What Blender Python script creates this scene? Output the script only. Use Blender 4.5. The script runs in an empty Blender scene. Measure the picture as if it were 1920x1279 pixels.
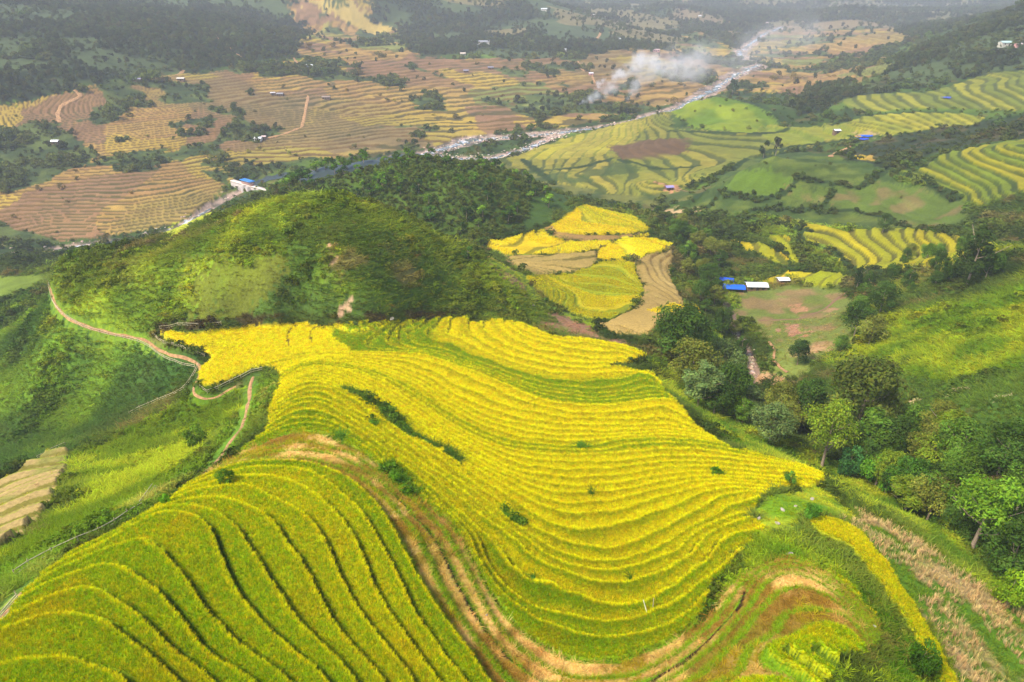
import bpy, bmesh, math, random, time
import numpy as np
from mathutils import Vector, Matrix, Euler
T00 = time.time()
R_ = math.radians
scene = bpy.context.scene
# ------------------------------------------------------------------ camera
PITCH = R_(28.0); F = 1280.0; CU, CV = 960.0, 639.5      # measured on a 1920 x 1279 frame
cam_d = bpy.data.cameras.new("camera"); cam = bpy.data.objects.new("camera", cam_d)
scene.collection.objects.link(cam); scene.camera = cam
cam_d.sensor_width = 36.0; cam_d.lens = 24.0; cam_d.clip_start = 0.5; cam_d.clip_end = 12000
cam.location = (0, 0, 0); cam.rotation_euler = (R_(90)-PITCH, 0, 0)
# ------------------------------------------------------------------ sky and sun
SUN_EL, SUN_AZ = R_(52), R_(238)      # azimuth clockwise from +Y
w = bpy.data.worlds.new("World"); scene.world = w; w.use_nodes = True
nt = w.node_tree; nt.nodes.clear()
sky = nt.nodes.new('ShaderNodeTexSky'); sky.sky_type = 'NISHITA'; sky.sun_disc = False
sky.sun_elevation = SUN_EL; sky.sun_rotation = SUN_AZ; sky.altitude = 900; sky.air_density = 1.0; sky.dust_density = 4.0; sky.ozone_density = 1.0
bg = nt.nodes.new('ShaderNodeBackground'); bg.inputs[1].default_value = 0.15
wo = nt.nodes.new('ShaderNodeOutputWorld')
nt.links.new(sky.outputs[0], bg.inputs[0]); nt.links.new(bg.outputs[0], wo.inputs[0])
sd = bpy.data.lights.new("sun", 'SUN'); sd.energy = 2.9; sd.angle = R_(10); sd.color = (1.0, 0.91, 0.76)
so = bpy.data.objects.new("sun", sd); scene.collection.objects.link(so)
sdir = Vector((math.sin(SUN_AZ)*math.cos(SUN_EL), math.cos(SUN_AZ)*math.cos(SUN_EL), math.sin(SUN_EL)))
so.rotation_euler = sdir.to_track_quat('Z', 'Y').to_euler(); so.location = (0, 0, 300)
scene.view_settings.view_transform = 'Standard'; scene.view_settings.look = 'None'
scene.view_settings.exposure = 0.88; scene.view_settings.gamma = 1.0
scene.cycles.max_bounces = 6; scene.cycles.diffuse_bounces = 3; scene.cycles.glossy_bounces = 1; scene.cycles.transmission_bounces = 3
scene.cycles.volume_bounces = 2; scene.cycles.transparent_max_bounces = 6; scene.cycles.use_denoising = True
scene.cycles.volume_step_rate = 1.0; scene.cycles.use_adaptive_sampling = True; scene.cycles.adaptive_threshold = 0.02
# ------------------------------------------------------------------ relief
cP, sP = math.cos(PITCH), math.sin(PITCH)
def ray(u, v):
    a = (np.asarray(u, float)-CU)/F; b = (CV-np.asarray(v, float))/F
    return np.stack([a, cP+b*sP, -sP+b*cP], -1)
def at_z(u, v, z):
    d = ray(u, v); t = z/d[..., 2]; return d*t[..., None]
def dens(pts, n):
    p = np.array(pts, float); s = np.r_[0, np.cumsum(np.hypot(*np.diff(p[:, :2], axis=0).T))]
    t = np.linspace(0, s[-1], n); return np.stack([np.interp(t, s, p[:, k]) for k in range(p.shape[1])], 1)
def T2Z(T): return -38.0-0.85*T
# traced terrace rims: (T, [(u, v) ...])
RIMS = [
 (0, [(10,1261),(67,1248),(140,1250),(187,1263),(233,1279)]),
 (1, [(0,1200),(50,1180),(100,1165),(140,1160),(167,1165),(207,1176),(247,1206),(287,1236),(313,1263),(330,1279)]),
 (2, [(20,1173),(83,1140),(133,1121),(167,1115),(197,1120),(233,1136),(267,1170),(300,1203),(325,1228),(350,1275)]),
 (3, [(47,1133),(100,1106),(150,1086),(187,1073),(227,1070),(253,1083),(293,1110),(320,1136),(350,1170),(377,1206),(400,1243),(427,1258),(467,1279)]),
 (4, [(70,1110),(133,1070),(187,1050),(220,1035),(247,1028),(283,1036),(317,1053),(347,1086),(365,1116),(383,1146),(410,1176),(443,1213),(483,1243),(533,1279)]),
 (5, [(160,1050),(217,1020),(253,996),(287,981),(320,973),(360,977),(390,990),(407,1018),(423,1056),(443,1106),(467,1143),(500,1183),(533,1216),(573,1250),(610,1279)]),
 (6, [(290,972),(330,962),(370,964),(407,975),(443,996),(467,1030),(493,1066),(513,1110),(540,1150),(573,1190),(610,1226),(640,1250),(662,1279)]),
 (7, [(300,965),(325,954),(360,950),(400,948),(433,950),(473,960),(500,983),(527,1003),(543,1026),(550,1046),(567,1070),(583,1100),(600,1133),(620,1166),(642,1198),(667,1230),(700,1263),(712,1279)]),
 (8, [(325,948),(353,936),(400,925),(460,921),(483,930),(503,940),(517,953),(540,961),(567,976),(593,1000),(612,1033),(630,1075),(653,1123),(683,1170),(717,1210),(750,1246),(772,1279)]),
 (9, [(340,935),(367,924),(410,911),(467,903),(517,906),(550,914),(583,931),(613,954),(635,980),(660,1013),(683,1060),(700,1106),(720,1146),(750,1186),(780,1228),(812,1268)]),
 (10, [(355,923),(375,913),(417,898),(477,886),(533,886),(567,890),(587,900),(617,916),(640,936),(655,950),(687,986),(713,1023),(732,1060),(752,1100),(769,1143),(792,1183),(820,1218),(845,1253),(866,1279)]),
 (11, [(370,910),(400,896),(450,880),(517,873),(567,875),(613,886),(653,906),(690,936),(720,976),(747,1020),(767,1063),(793,1106),(823,1153),(853,1196),(883,1236),(912,1279)]),
 (12, [(400,885),(450,871),(510,860),(567,860),(613,870),(653,890),(693,913),(733,950),(767,993),(797,1040),(817,1086),(840,1133),(873,1183),(910,1230),(949,1279)]),
 (13, [(410,878),(440,868),(490,855),(540,847),(590,847),(633,857),(677,880),(720,913),(743,940),(777,970),(805,1002),(825,1035),(842,1068),(862,1108),(882,1145),(912,1188),(949,1234),(982,1258),(1012,1279)]),
 (14, [(420,870),(440,862),(480,850),(530,836),(590,833),(640,848),(690,875),(735,910),(780,944),(800,966),(823,996),(847,1030),(869,1066),(889,1106),(915,1150),(949,1196),(989,1236),(1040,1264),(1090,1278),(1183,1276),(1223,1255),(1260,1235),(1293,1212),(1330,1180),(1352,1152),(1385,1107),(1425,1073),(1468,1058),(1509,1063)]),
 (15, [(435,857),(480,842),(520,823),(557,817),(607,818),(647,837),(687,857),(713,880),(733,903),(767,927),(795,945),(817,960),(847,986),(877,1030),(900,1080),(922,1126),(950,1168),(983,1198),(1027,1223),(1067,1240),(1107,1248),(1140,1251),(1183,1241),(1227,1220),(1267,1200),(1300,1173),(1330,1150),(1350,1125),(1380,1088),(1423,1060),(1467,1048),(1510,1054),(1550,1078),(1584,1108),(1617,1142),(1646,1176),(1684,1225),(1722,1279)]),
 (13, [(1217,1279),(1260,1255),(1300,1224),(1340,1188),(1383,1145),(1402,1107),(1432,1080),(1470,1066),(1511,1072),(1552,1099),(1590,1134),(1628,1172),(1664,1220)]),
 (12, [(1250,1279),(1300,1247),(1345,1207),(1380,1172),(1410,1137),(1428,1107),(1447,1088),(1480,1081),(1525,1091),(1561,1114),(1595,1144),(1628,1178),(1652,1215)]),
 (11, [(1300,1279),(1347,1235),(1390,1195),(1413,1158),(1440,1137),(1467,1114),(1497,1106),(1533,1117),(1568,1134),(1598,1155),(1622,1182),(1640,1215)]),
 (10, [(1360,1279),(1413,1232),(1437,1202),(1463,1168),(1487,1151),(1527,1147),(1563,1152),(1595,1167),(1617,1188),(1633,1220)]),
 (9, [(1397,1279),(1447,1238),(1467,1215),(1507,1185),(1533,1175),(1571,1176),(1600,1192),(1620,1220)]),
 (8, [(1422,1279),(1457,1235),(1487,1207),(1520,1198),(1560,1205),(1590,1225)]),
 (7, [(1470,1279),(1507,1236),(1533,1219),(1563,1225),(1590,1250)]),
 (16, [(915,1085),(930,1103),(943,1122),(973,1145),(1007,1170),(1043,1190),(1087,1203),(1133,1206),(1173,1203),(1217,1196),(1250,1183),(1283,1163),(1325,1138)]),
 (17, [(502,822),(535,800),(570,793),(613,795),(640,807),(667,826),(700,850),(735,880),(765,908),(800,932),(835,962),(867,986),(897,1024),(905,1058),(927,1086),(953,1118),(987,1142),(1033,1163),(1083,1173),(1127,1175),(1177,1168),(1227,1154),(1267,1137),(1300,1112),(1340,1082),(1368,1050),(1395,1030)]),
 (18, [(885,990),(917,1020),(945,1050),(973,1075),(1000,1092),(1033,1108),(1073,1126),(1107,1136),(1147,1141),(1183,1145),(1213,1140),(1253,1112),(1293,1081),(1333,1046),(1367,1020),(1400,995),(1425,986)]),
 (19, [(507,800),(540,778),(580,762),(613,765),(645,785),(680,805),(715,833),(757,866),(800,895),(840,925),(880,955),(927,995),(957,1018),(987,1043),(1017,1067),(1050,1083),(1087,1093),(1120,1101),(1153,1102),(1187,1093),(1233,1080),(1267,1060),(1300,1042),(1322,1018),(1352,1000),(1377,985),(1400,980)]),
 (21, [(512,780),(545,757),(585,742),(620,750),(655,770),(700,797),(740,825),(785,858),(830,890),(880,925),(930,962),(980,1002),(1020,1032),(1060,1053),(1110,1060),(1160,1057),(1205,1045),(1250,1024),(1300,992),(1340,970),(1380,950),(1417,938)]),
 (23, [(520,757),(550,735),(585,722),(620,730),(657,743),(687,758),(720,780),(747,802),(775,823),(805,842),(840,863),(867,880),(903,907),(950,938),(1000,970),(1043,992),(1087,998),(1133,996),(1177,986),(1233,966),(1267,950),(1310,935),(1360,921),(1400,925)]),
 (27, [(525,735),(552,715),(585,705),(630,712),(675,730),(720,752),(770,785),(820,818),(870,850),(930,882),(990,907),(1050,918),(1100,920),(1150,914),(1200,902),(1250,897),(1330,896),(1400,898),(1480,905),(1530,908)]),
 (33, [(532,705),(560,690),(595,683),(650,690),(700,702),(750,722),(800,752),(850,785),(900,812),(960,832),(1020,840),(1080,843),(1125,842),(1180,832),(1240,826),(1320,835),(1390,850),(1450,866)]),
 (37, [(540,692),(570,680),(620,674),(680,678),(740,690),(800,712),(850,742),(900,765),(960,788),(1020,799),(1080,805),(1150,805),(1230,803),(1300,812),(1350,830)]),
 (40, [(480,692),(520,683),(560,673),(620,668),(700,667),(780,667),(830,680),(890,702),(950,730),(1000,748),(1050,764),(1100,768),(1160,764),(1220,757),(1270,758)]),
 (40.5, [(470,620),(560,612)]), (40.5, [(620,640),(624,618)]),
 (43, [(748,618),(755,640),(775,660),(830,667),(890,690),(950,712),(1010,730),(1060,741),(1120,745),(1180,738),(1240,735)]),
 (45, [(822,607),(828,635),(850,655),(900,675),(960,698),(1020,715),(1080,722),(1140,718),(1200,712),(1225,712)]),
 (47, [(877,612),(890,640),(930,660),(990,680),(1050,692),(1110,695),(1170,695)]),
 (49, [(930,610),(960,640),(1010,660),(1070,672),(1130,677),(1180,682)]),
 (52, [(985,615),(1020,632),(1060,640),(1110,644),(1160,652),(1210,668)]),
]
CP = []   # world control points
for T, pl in RIMS:
    L = sum(math.hypot(a[0]-b[0], a[1]-b[1]) for a, b in zip(pl, pl[1:]))
    q = dens(pl, max(2, int(L/42)))
    CP.append(at_z(q[:, 0], q[:, 1], T2Z(T)))
# sparse relief elsewhere: (u, v, z) seen points
SEEN = [
 # saddle field and trail
 (310,625,-72.3),(400,640,-72.1),(380,720,-72),(400,700,-72),(340,650,-72.6),(500,650,-72),(560,615,-72),
 (285,635,-73),(370,680,-73.5),(365,725,-74),(400,742,-73.5),(470,745,-71),(465,790,-66.5),(430,845,-58),(350,915,-50),(300,950,-48),(220,1003,-44.8),(150,1045,-43),(60,1110,-42),(0,1160,-42),
 # left slope
 (420,780,-72.5),(380,830,-68),(330,800,-77),(300,870,-67),(240,930,-60),(200,960,-54),(130,1000,-51),(60,1050,-49),(0,1090,-49),
 (250,780,-82),(180,860,-78),(120,900,-69),(60,930,-66),(0,960,-66),(0,1020,-57),(150,800,-86),(60,860,-82),(0,890,-78),(0,800,-90),(120,740,-85),(220,700,-80),(300,730,-79),(0,700,-94),(80,650,-86),(200,650,-76.5),(0,620,-98),
 (240,770,-82.5),
 # trail round the shoulder
 (95,530,-71),(95,565,-71.5),(130,600,-72),(200,625,-73),
 # main hill face
 (300,600,-70),(400,560,-66),(200,560,-67),(120,515,-67),(300,500,-62),(430,480,-59),(330,545,-66),(500,560,-66),(600,560,-66.5),(560,590,-70),(700,560,-67),(680,590,-71),
 (600,480,-59),(720,500,-63),(500,420,-55.5),(600,400,-54),(650,440,-56.5),(800,520,-69),(800,575,-74),(860,600,-77.5),(760,450,-61),(900,560,-77),(880,500,-73),(940,590,-80.5),(1000,600,-84),
 (1050,620,-85.5),(1100,640,-84.5),(1150,635,-86.5),(1200,650,-86),(1220,680,-84.5),
 (110,500,-66),(190,480,-63.5),(300,458,-60.5),(400,420,-57),(480,380,-54.5),(560,366,-53),(620,366,-53),(690,385,-54.5),(780,425,-60.5),(860,462,-67.5),(920,485,-72.5),(980,540,-79),
 # mid curved rice fields
 (1030,575,-87.5),(1100,600,-88.5),(1180,595,-89),(1250,600,-89),(1280,580,-90),(980,500,-90.5),(1050,530,-90),(1120,530,-90.5),(1200,500,-92),(1260,470,-94),(1190,560,-89.5),
 (930,455,-92.5),(1000,440,-93.5),(1080,450,-93),(1120,400,-96.5),(1200,430,-95.5),(1080,385,-97),(1030,430,-95),(880,450,-93),
 # creek
 (1290,600,-93),(1330,640,-96),(1300,560,-95),(1345,600,-99),(1410,700,-98),(1400,720,-97),(1390,650,-99.5),(1370,590,-101),(1300,500,-101),(1320,540,-101.5),(1340,480,-103),(1280,440,-104),(1220,395,-106.5),(1150,362,-110),(1060,348,-112),
 (1440,745,-95),(1500,800,-90),(1600,870,-83),(1700,930,-77.5),(1800,1000,-73),(1900,1080,-69),
 # bank below the terraces on the right
 (1240,720,-83),(1280,760,-82),(1330,790,-79),(1400,830,-74),(1480,870,-67.5),(1560,910,-63),(1290,680,-89),(1340,730,-92),(1400,790,-86),
 # pasture
 (1480,560,-100),(1430,530,-101.5),(1380,540,-102),(1420,600,-99.5),(1500,620,-98),(1480,680,-96.5),(1560,600,-96.5),(1440,650,-98.5),(1530,530,-99),(1550,660,-93.5),
 # right hillside
 (1620,560,-95),(1600,600,-93),(1560,700,-91),(1700,560,-86),(1800,560,-78),(1900,560,-71),(1700,650,-83),(1800,650,-75.5),(1900,650,-69),(1620,680,-88.5),(1650,750,-84),(1720,750,-79.5),
 (1800,750,-73),(1900,750,-65),(1780,850,-73),(1900,850,-63.5),(1860,930,-66),(1700,840,-80.5),
 (1900,485,-71),(1800,480,-77.5),(1720,495,-85),(1650,515,-91),(1840,468,-75),(1900,475,-70.5),
 # right knoll and corn slope
 (1400,1000,-53.5),(1450,960,-54.5),(1500,940,-57),(1530,920,-60),(1420,960,-55.3),(1480,1000,-53.3),(1480,1035,-52),(1520,985,-54.5),(1560,1010,-54.3),(1600,1060,-53.3),(1650,1120,-52.3),(1700,1190,-51.7),(1750,1260,-51.3),
 (1600,980,-57),(1660,1020,-58),(1720,1080,-57.7),(1780,1150,-57.3),(1830,1240,-57),(1900,1279,-58.5),(1720,1020,-63),(1800,1080,-63),(1880,1160,-62.8),(1650,960,-64),(1600,940,-63),(1760,1000,-68),
 (1560,1040,-52.7),(1620,1130,-51.3),(1680,1215,-50.8),
 # right middle fields
 (1500,425,-96),(1550,450,-97.5),(1600,500,-98),(1560,515,-99.2),(1500,520,-100),(1650,440,-93.5),(1750,445,-89),(1850,455,-85),(1700,480,-93.5),(1450,450,-101),(1400,460,-102.5),(1480,470,-100),(1420,490,-102),
 # patched hill
 (1290,400,-103.5),(1350,400,-100.5),(1340,360,-97),(1400,330,-88),(1400,370,-94),(1450,290,-79.5),(1400,303,-82.5),(1350,345,-93),(1500,300,-81),(1600,325,-85),(1500,350,-88),(1600,370,-91),(1700,350,-86.5),(1700,400,-92),(1800,400,-86),(1500,400,-97),
 (1600,410,-96.5),(1750,420,-90.5),(1900,430,-83),(1560,288,-81),(1650,320,-84.5),
 # far right terraces
 (1750,330,-83),(1850,300,-74.5),(1900,275,-69.5),(1800,370,-84.5),(1900,360,-77),(1700,320,-84),(1820,285,-76),
 (1650,300,-93),(1720,260,-90),(1800,240,-83),(1900,235,-76),(1580,285,-98),(1600,260,-96),
 (1600,230,-90),(1700,215,-85.5),(1800,210,-80),(1900,200,-74),(1650,190,-86),(1850,150,-74),(1750,175,-79.5),(1480,260,-101),(1540,240,-97),(1440,285,-103),
 (1300,270,-103),(1350,300,-104),(1250,300,-106),(1200,280,-106),(1150,320,-109),(1080,330,-110.5),(1100,290,-111),(1050,300,-113),(1250,340,-107.5),(1300,360,-107),(1180,240,-108.5),(1230,215,-106),(1150,255,-111),
 (1050,270,-116.5),(960,300,-116.5),
 # small green knoll
 (1260,215,-99),(1350,180,-85.5),(1300,190,-90),(1400,195,-88),(1450,230,-98),(1350,235,-98),(1290,235,-101),(1420,215,-94),
 # wooded ridge right
 (1500,190,-96),(1560,170,-91),(1620,150,-84),(1700,110,-70),(1800,60,-52),(1900,15,-31),(1919,5,-27),(1900,80,-52),(1800,120,-66),(1680,150,-80),(1900,120,-64),
 # forest hill
 (550,345,-91),(600,310,-79),(700,298,-74.5),(800,300,-74),(900,310,-76.5),(980,340,-84.5),(1040,365,-92),(1075,390,-97),(900,370,-83),(800,350,-80),(700,340,-79.5),(600,350,-83),(1000,400,-93),(900,420,-90),(850,440,-92),(750,400,-85.5),
 (520,360,-93),(480,372,-98),(440,390,-106),(400,400,-113),(340,440,-119),(290,450,-123),(250,465,-122),(200,470,-118),
 (30,480,-107),(60,490,-110),(0,465,-103),(100,495,-114),(20,540,-100),(0,520,-104),
 # river
 (800,285,-118),(850,292,-118),(900,285,-117.5),(960,262,-117),(1040,250,-116.5),(1120,238,-116),(1200,222,-115.5),(1260,205,-115),(1330,170,-114),(1370,140,-113),(1420,125,-112),(1390,110,-111.5),(1400,90,-110),(1430,65,-107),
 (470,350,-125),(510,340,-119.5),(560,325,-119),(400,385,-130),(330,425,-132),(250,445,-133),(180,452,-134),(110,462,-134.5),(0,475,-131),
 # far left terraces
 (0,430,-129),(100,430,-131),(200,425,-130),(0,380,-124),(120,380,-124),(250,380,-124.5),(350,370,-125),(0,320,-115),(120,320,-116),(250,310,-116.5),(380,310,-118),(450,290,-117.5),(100,260,-105),(250,250,-106),(400,250,-109),(550,270,-115.5),(600,290,-118),
 (50,210,-93),(200,190,-91),(350,190,-95),(500,190,-99.5),(600,200,-103),(680,270,-117),(720,240,-114.5),(800,240,-115),(900,235,-114.5),(1000,225,-114),(700,180,-103),(850,190,-108),(1000,180,-109),(1100,190,-111),(1250,150,-109),(1180,150,-107),
 (300,140,-81),(450,140,-85),(600,130,-88),(750,120,-90),(900,110,-90),(1050,120,-96),(1200,100,-96),(1320,110,-104),
 # left wooded mountain
 (0,150,-72),(150,150,-76),(0,90,-55),(150,90,-58),(300,80,-60),(450,80,-66),(550,70,-68),(0,40,-40),(200,30,-40),(400,30,-46),(530,30,-54),(0,0,-26),(200,0,-30),(400,0,-36),(520,0,-42),
 (600,60,-76),(650,30,-75),(700,60,-78),(800,60,-76),(900,50,-73),(1000,60,-76),(1100,60,-80),(1200,60,-86),(700,0,-56),(850,0,-56),(1000,0,-58),(1150,0,-62),(1250,20,-78),(1300,60,-93),
 (1500,80,-104),(1600,60,-98),(1700,50,-94),(1500,40,-92),(1600,20,-84),(1450,20,-86),(1400,0,-75),(1550,0,-73),(1750,10,-76),(1500,130,-112),(1600,110,-107),(1480,160,-111.5),(1560,140,-108),(1800,20,-80),
]
CP.append(np.array([at_z(u, v, z) for u, v, z in SEEN]))
# hidden ground: (x, y, z)
HID = [
 # behind the main hill
 (-130,215,-90),(-95,235,-96),(-60,240,-96),(-25,250,-97),(-110,250,-104),(-70,265,-97),(-10,235,-93),(-150,245,-104),
 # behind the forest hill
 (-150,430,-119),(-100,420,-117),(-50,400,-112),(0,400,-110),(40,370,-108),(-60,440,-118),(0,450,-117),(-150,370,-112),(-120,460,-121),
 # behind right crest, patched hill, knoll
 (150,230,-90),(190,225,-84),(130,245,-96),(100,262,-99),(230,230,-80),(110,400,-102),(150,400,-100),(190,390,-94),(80,390,-103),(230,390,-85),
 (180,640,-108),(230,660,-108),(150,640,-110),(420,860,-95),(480,830,-75),(560,900,-60),(320,720,-98),
 # under and behind the viewpoint
 (0,20,-44),(0,0,-42),(-30,0,-36),(-30,15,-36),(30,10,-44),(0,-40,-36),(60,0,-55),(-70,0,-52),(100,20,-72),(-110,30,-80),(120,60,-60),(-100,-40,-60),(100,-40,-60),(-60,30,-48),(20,32,-48),
 (-160,90,-108),(-200,140,-116),(-240,220,-122),(-300,320,-125),(180,110,-50),(220,150,-45),(260,200,-55),(170,60,-45),(240,60,-30),(320,280,-60),(420,420,-45),(-140,40,-95),
 (-600,500,-60),(-520,400,-105),(-700,800,0),(-900,1200,40),(-300,1300,20),(0,1500,-20),(400,1900,-60),(800,1800,-60),(300,1500,-105),(1000,1300,-30),(900,900,20),(700,650,0),(500,500,-30),(-1500,2400,80),(0,2600,60),(1500,2600,40),(600,2600,0),
]
CP.append(np.array(HID, float)); CP = np.concatenate(CP)
keep = []
for p in CP:
    r = max(0.8, 0.02*math.hypot(p[0], p[1]))
    if not keep or (((np.array(keep)[:, :2]-p[:2])**2).sum(1) > r*r).all(): keep.append(p)
CP = np.array(keep)
def rbf_fit(P, lam):
    n = len(P); X = P[:, :2]/100
    d2 = ((X[:, None]-X[None])**2).sum(-1); A = np.zeros((n+1, n+1))
    A[:n, :n] = -np.sqrt(d2+4e-4)+np.diag(lam*np.hypot(P[:, 0], P[:, 1])/100); A[:n, n] = 1; A[n, :n] = 1
    return X, np.linalg.solve(A, np.r_[P[:, 2], 0])
def rbf_eval(fit, x, y):
    X, w = fit; sh = np.shape(x); q = np.stack([np.ravel(x), np.ravel(y)], 1)/100; out = np.empty(len(q))
    for i in range(0, len(q), 20000):
        c = q[i:i+20000]; d2 = (c[:, None, 0]-X[None, :, 0])**2+(c[:, None, 1]-X[None, :, 1])**2
        out[i:i+20000] = -np.sqrt(d2+4e-4)@w[:-1]+w[-1]
    return out.reshape(sh)
fit = rbf_fit(CP, 0.002)
NR, NC = 520, 420
ys = np.concatenate([np.linspace(-30, 20, 20, endpoint=False), 20*150**np.linspace(0, 1, NR)])
NY = len(ys); ts = np.linspace(-1, 1, NC)
def WID(y): return 1.15*np.maximum(y, 0)+70
ZB = rbf_eval(fit, ts[None, :]*WID(ys)[:, None], np.repeat(ys[:, None], NC, 1))
def samp(G, x, y, ysa=ys):
    """bilinear lookup in a fan-shaped grid"""
    ny, nc = G.shape[:2]
    j = np.interp(y, ysa, np.arange(ny)); i = (np.clip(x/WID(y), -1, 1)+1)/2*(nc-1)
    j0 = np.clip(j.astype(int), 0, ny-2); i0 = np.clip(i.astype(int), 0, nc-2); fj = j-j0; fi = i-i0
    return G[j0, i0]*(1-fj)*(1-fi)+G[j0+1, i0]*fj*(1-fi)+G[j0, i0+1]*(1-fj)*fi+G[j0+1, i0+1]*fj*fi
def hits(u, v, G=None, ysa=ys):
    """first point of the relief seen along each ray"""
    G = ZB if G is None else G
    D = ray(u, v).reshape(-1, 3); D /= np.linalg.norm(D, axis=1)[:, None]
    t = np.full(len(D), 20.0); pr = t.copy(); hit = np.zeros(len(D), bool)
    for k in range(900):
        a = np.where(~hit)[0]
        if not len(a): break
        P = D[a]*t[a][:, None]; g = P[:, 2]-samp(G, P[:, 0], P[:, 1], ysa); h = (g <= 0) | (t[a] > 3500)
        hit[a[h]] = True; m = a[~h]; pr[m] = t[m]; t[m] += np.maximum(0.002*t[m], 0.3*g[~h])
    lo, hi = pr, t
    for _ in range(12):
        mid = (lo+hi)/2; P = D*mid[:, None]; up = P[:, 2] > samp(G, P[:, 0], P[:, 1], ysa)
        lo = np.where(up, mid, lo); hi = np.where(up, hi, mid)
    return D*hi[:, None]
# ---- noise
def _h(i, j, s):
    n = (i.astype(np.int64)*374761393+j.astype(np.int64)*668265263+s*982451653) & 0x7fffffff
    n = ((n ^ (n >> 13))*1274126177) & 0x7fffffff; n = (n ^ (n >> 16))
    return (n & 0xffff)/65535.0
def vn(x, y, s=0):
    i = np.floor(x); j = np.floor(y); fx = x-i; fy = y-j; fx = fx*fx*(3-2*fx); fy = fy*fy*(3-2*fy); i = i.astype(np.int64); j = j.astype(np.int64)
    return (_h(i, j, s)*(1-fx)+_h(i+1, j, s)*fx)*(1-fy)+(_h(i, j+1, s)*(1-fx)+_h(i+1, j+1, s)*fx)*fy
def fbm(x, y, L, s=0, o=3):
    r = 0; a = 1; t = 0; x = x/L; y = y/L
    for k in range(o): r = r+a*vn(x*2**k+17.3*k, y*2**k-9.1*k, s+k); t += a; a *= .5
    return r/t          # 0..1, mean .5
def sst(a, b, x): t = np.clip((x-a)/(b-a), 0, 1); return t*t*(3-2*t)
def cells(x, y, L, s=0):
    """irregular plots: id (0..1), distance to the border"""
    x = x/L; y = y/L; i = np.floor(x).astype(np.int64); j = np.floor(y).astype(np.int64)
    b1 = np.full(np.shape(x), 9.0); b2 = b1.copy(); idd = np.zeros(np.shape(x))
    for a in (-1, 0, 1):
        for b in (-1, 0, 1):
            ii, jj = i+a, j+b; d = np.hypot(ii+_h(ii, jj, s)-x, jj+_h(ii, jj, s+7)-y)
            n = d < b1; b2 = np.where(n, b1, np.minimum(b2, d)); idd = np.where(n, _h(ii, jj, s+13), idd); b1 = np.where(n, d, b1)
    return idd, b2-b1
def srgb(c): c = np.asarray(c, float)/255; return np.where(c < .04045, c/12.92, ((c+.055)/1.055)**2.4)
def inpoly(px, py, poly):
    out = np.zeros(px.shape, bool); m = (px >= poly[:, 0].min()) & (px <= poly[:, 0].max()) & (py >= poly[:, 1].min()) & (py <= poly[:, 1].max())
    idx = np.where(m.ravel())[0]
    if not len(idx): return out
    x = px.ravel()[idx]; y = py.ravel()[idx]; c = np.zeros(len(idx), bool); n = len(poly)
    for k in range(n):
        x1, y1 = poly[k]; x2, y2 = poly[(k+1) % n]
        if y1 == y2: continue
        s_ = (y1 > y) != (y2 > y); c ^= s_ & (x < (x2-x1)*(y-y1)/(y2-y1)+x1)
    o = out.ravel(); o[idx] = c; return o.reshape(px.shape)
def wpoly(pts, step=9):
    """outline given as seen points -> outline on the ground"""
    p = list(pts)+[pts[0]]; L = sum(math.hypot(a[0]-b[0], a[1]-b[1]) for a, b in zip(p, p[1:]))
    q = dens(p, max(12, int(L/step)))[:-1]; return hits(q[:, 0], q[:, 1])[:, :2]
def wline(pts, step=7):
    L = sum(math.hypot(a[0]-b[0], a[1]-b[1]) for a, b in zip(pts, pts[1:])); q = dens(pts, max(2, int(L/step))); return hits(q[:, 0], q[:, 1])
def distline(px, py, line, mx):
    d = np.full(px.shape, 1e9); 
    for a, b in zip(line, line[1:]):
        m = (px > min(a[0], b[0])-mx) & (px < max(a[0], b[0])+mx) & (py > min(a[1], b[1])-mx) & (py < max(a[1], b[1])+mx)
        if not m.any(): continue
        x = px[m]; y = py[m]; vx, vy = b[0]-a[0], b[1]-a[1]; t = np.clip(((x-a[0])*vx+(y-a[1])*vy)/(vx*vx+vy*vy+1e-9), 0, 1)
        d[m] = np.minimum(d[m], np.hypot(a[0]+t*vx-x, a[1]+t*vy-y))
    return d
# ---- fine grid
FR, FC = 1240, 1060
jf = np.concatenate([np.arange(0, 20), 20+np.linspace(0, NR-1, FR)]); 
ysf = np.interp(jf, np.arange(NY), ys); ysf[20:] = 20*150**((jf[20:]-20)/(NR-1))
def crom(G, f, ax):
    n = G.shape[ax]; i = np.clip(np.floor(f).astype(int), 0, n-2); t = f-i
    sh = [1, 1]; sh[ax] = -1; t = t.reshape(sh); g = lambda k: np.take(G, np.clip(i+k, 0, n-1), axis=ax)
    a, b, c, d = g(-1), g(0), g(1), g(2)
    return b+0.5*t*(c-a+t*(2*a-5*b+4*c-d+t*(3*(b-c)+d-a)))
Z0 = crom(crom(ZB, jf, 0), np.linspace(0, NC-1, FC), 1)
tsf = np.linspace(-1, 1, FC); X = tsf[None, :]*WID(ysf)[:, None]; Y = np.repeat(ysf[:, None], FC, 1)
print('relief', round(time.time()-T00, 1))
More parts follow.
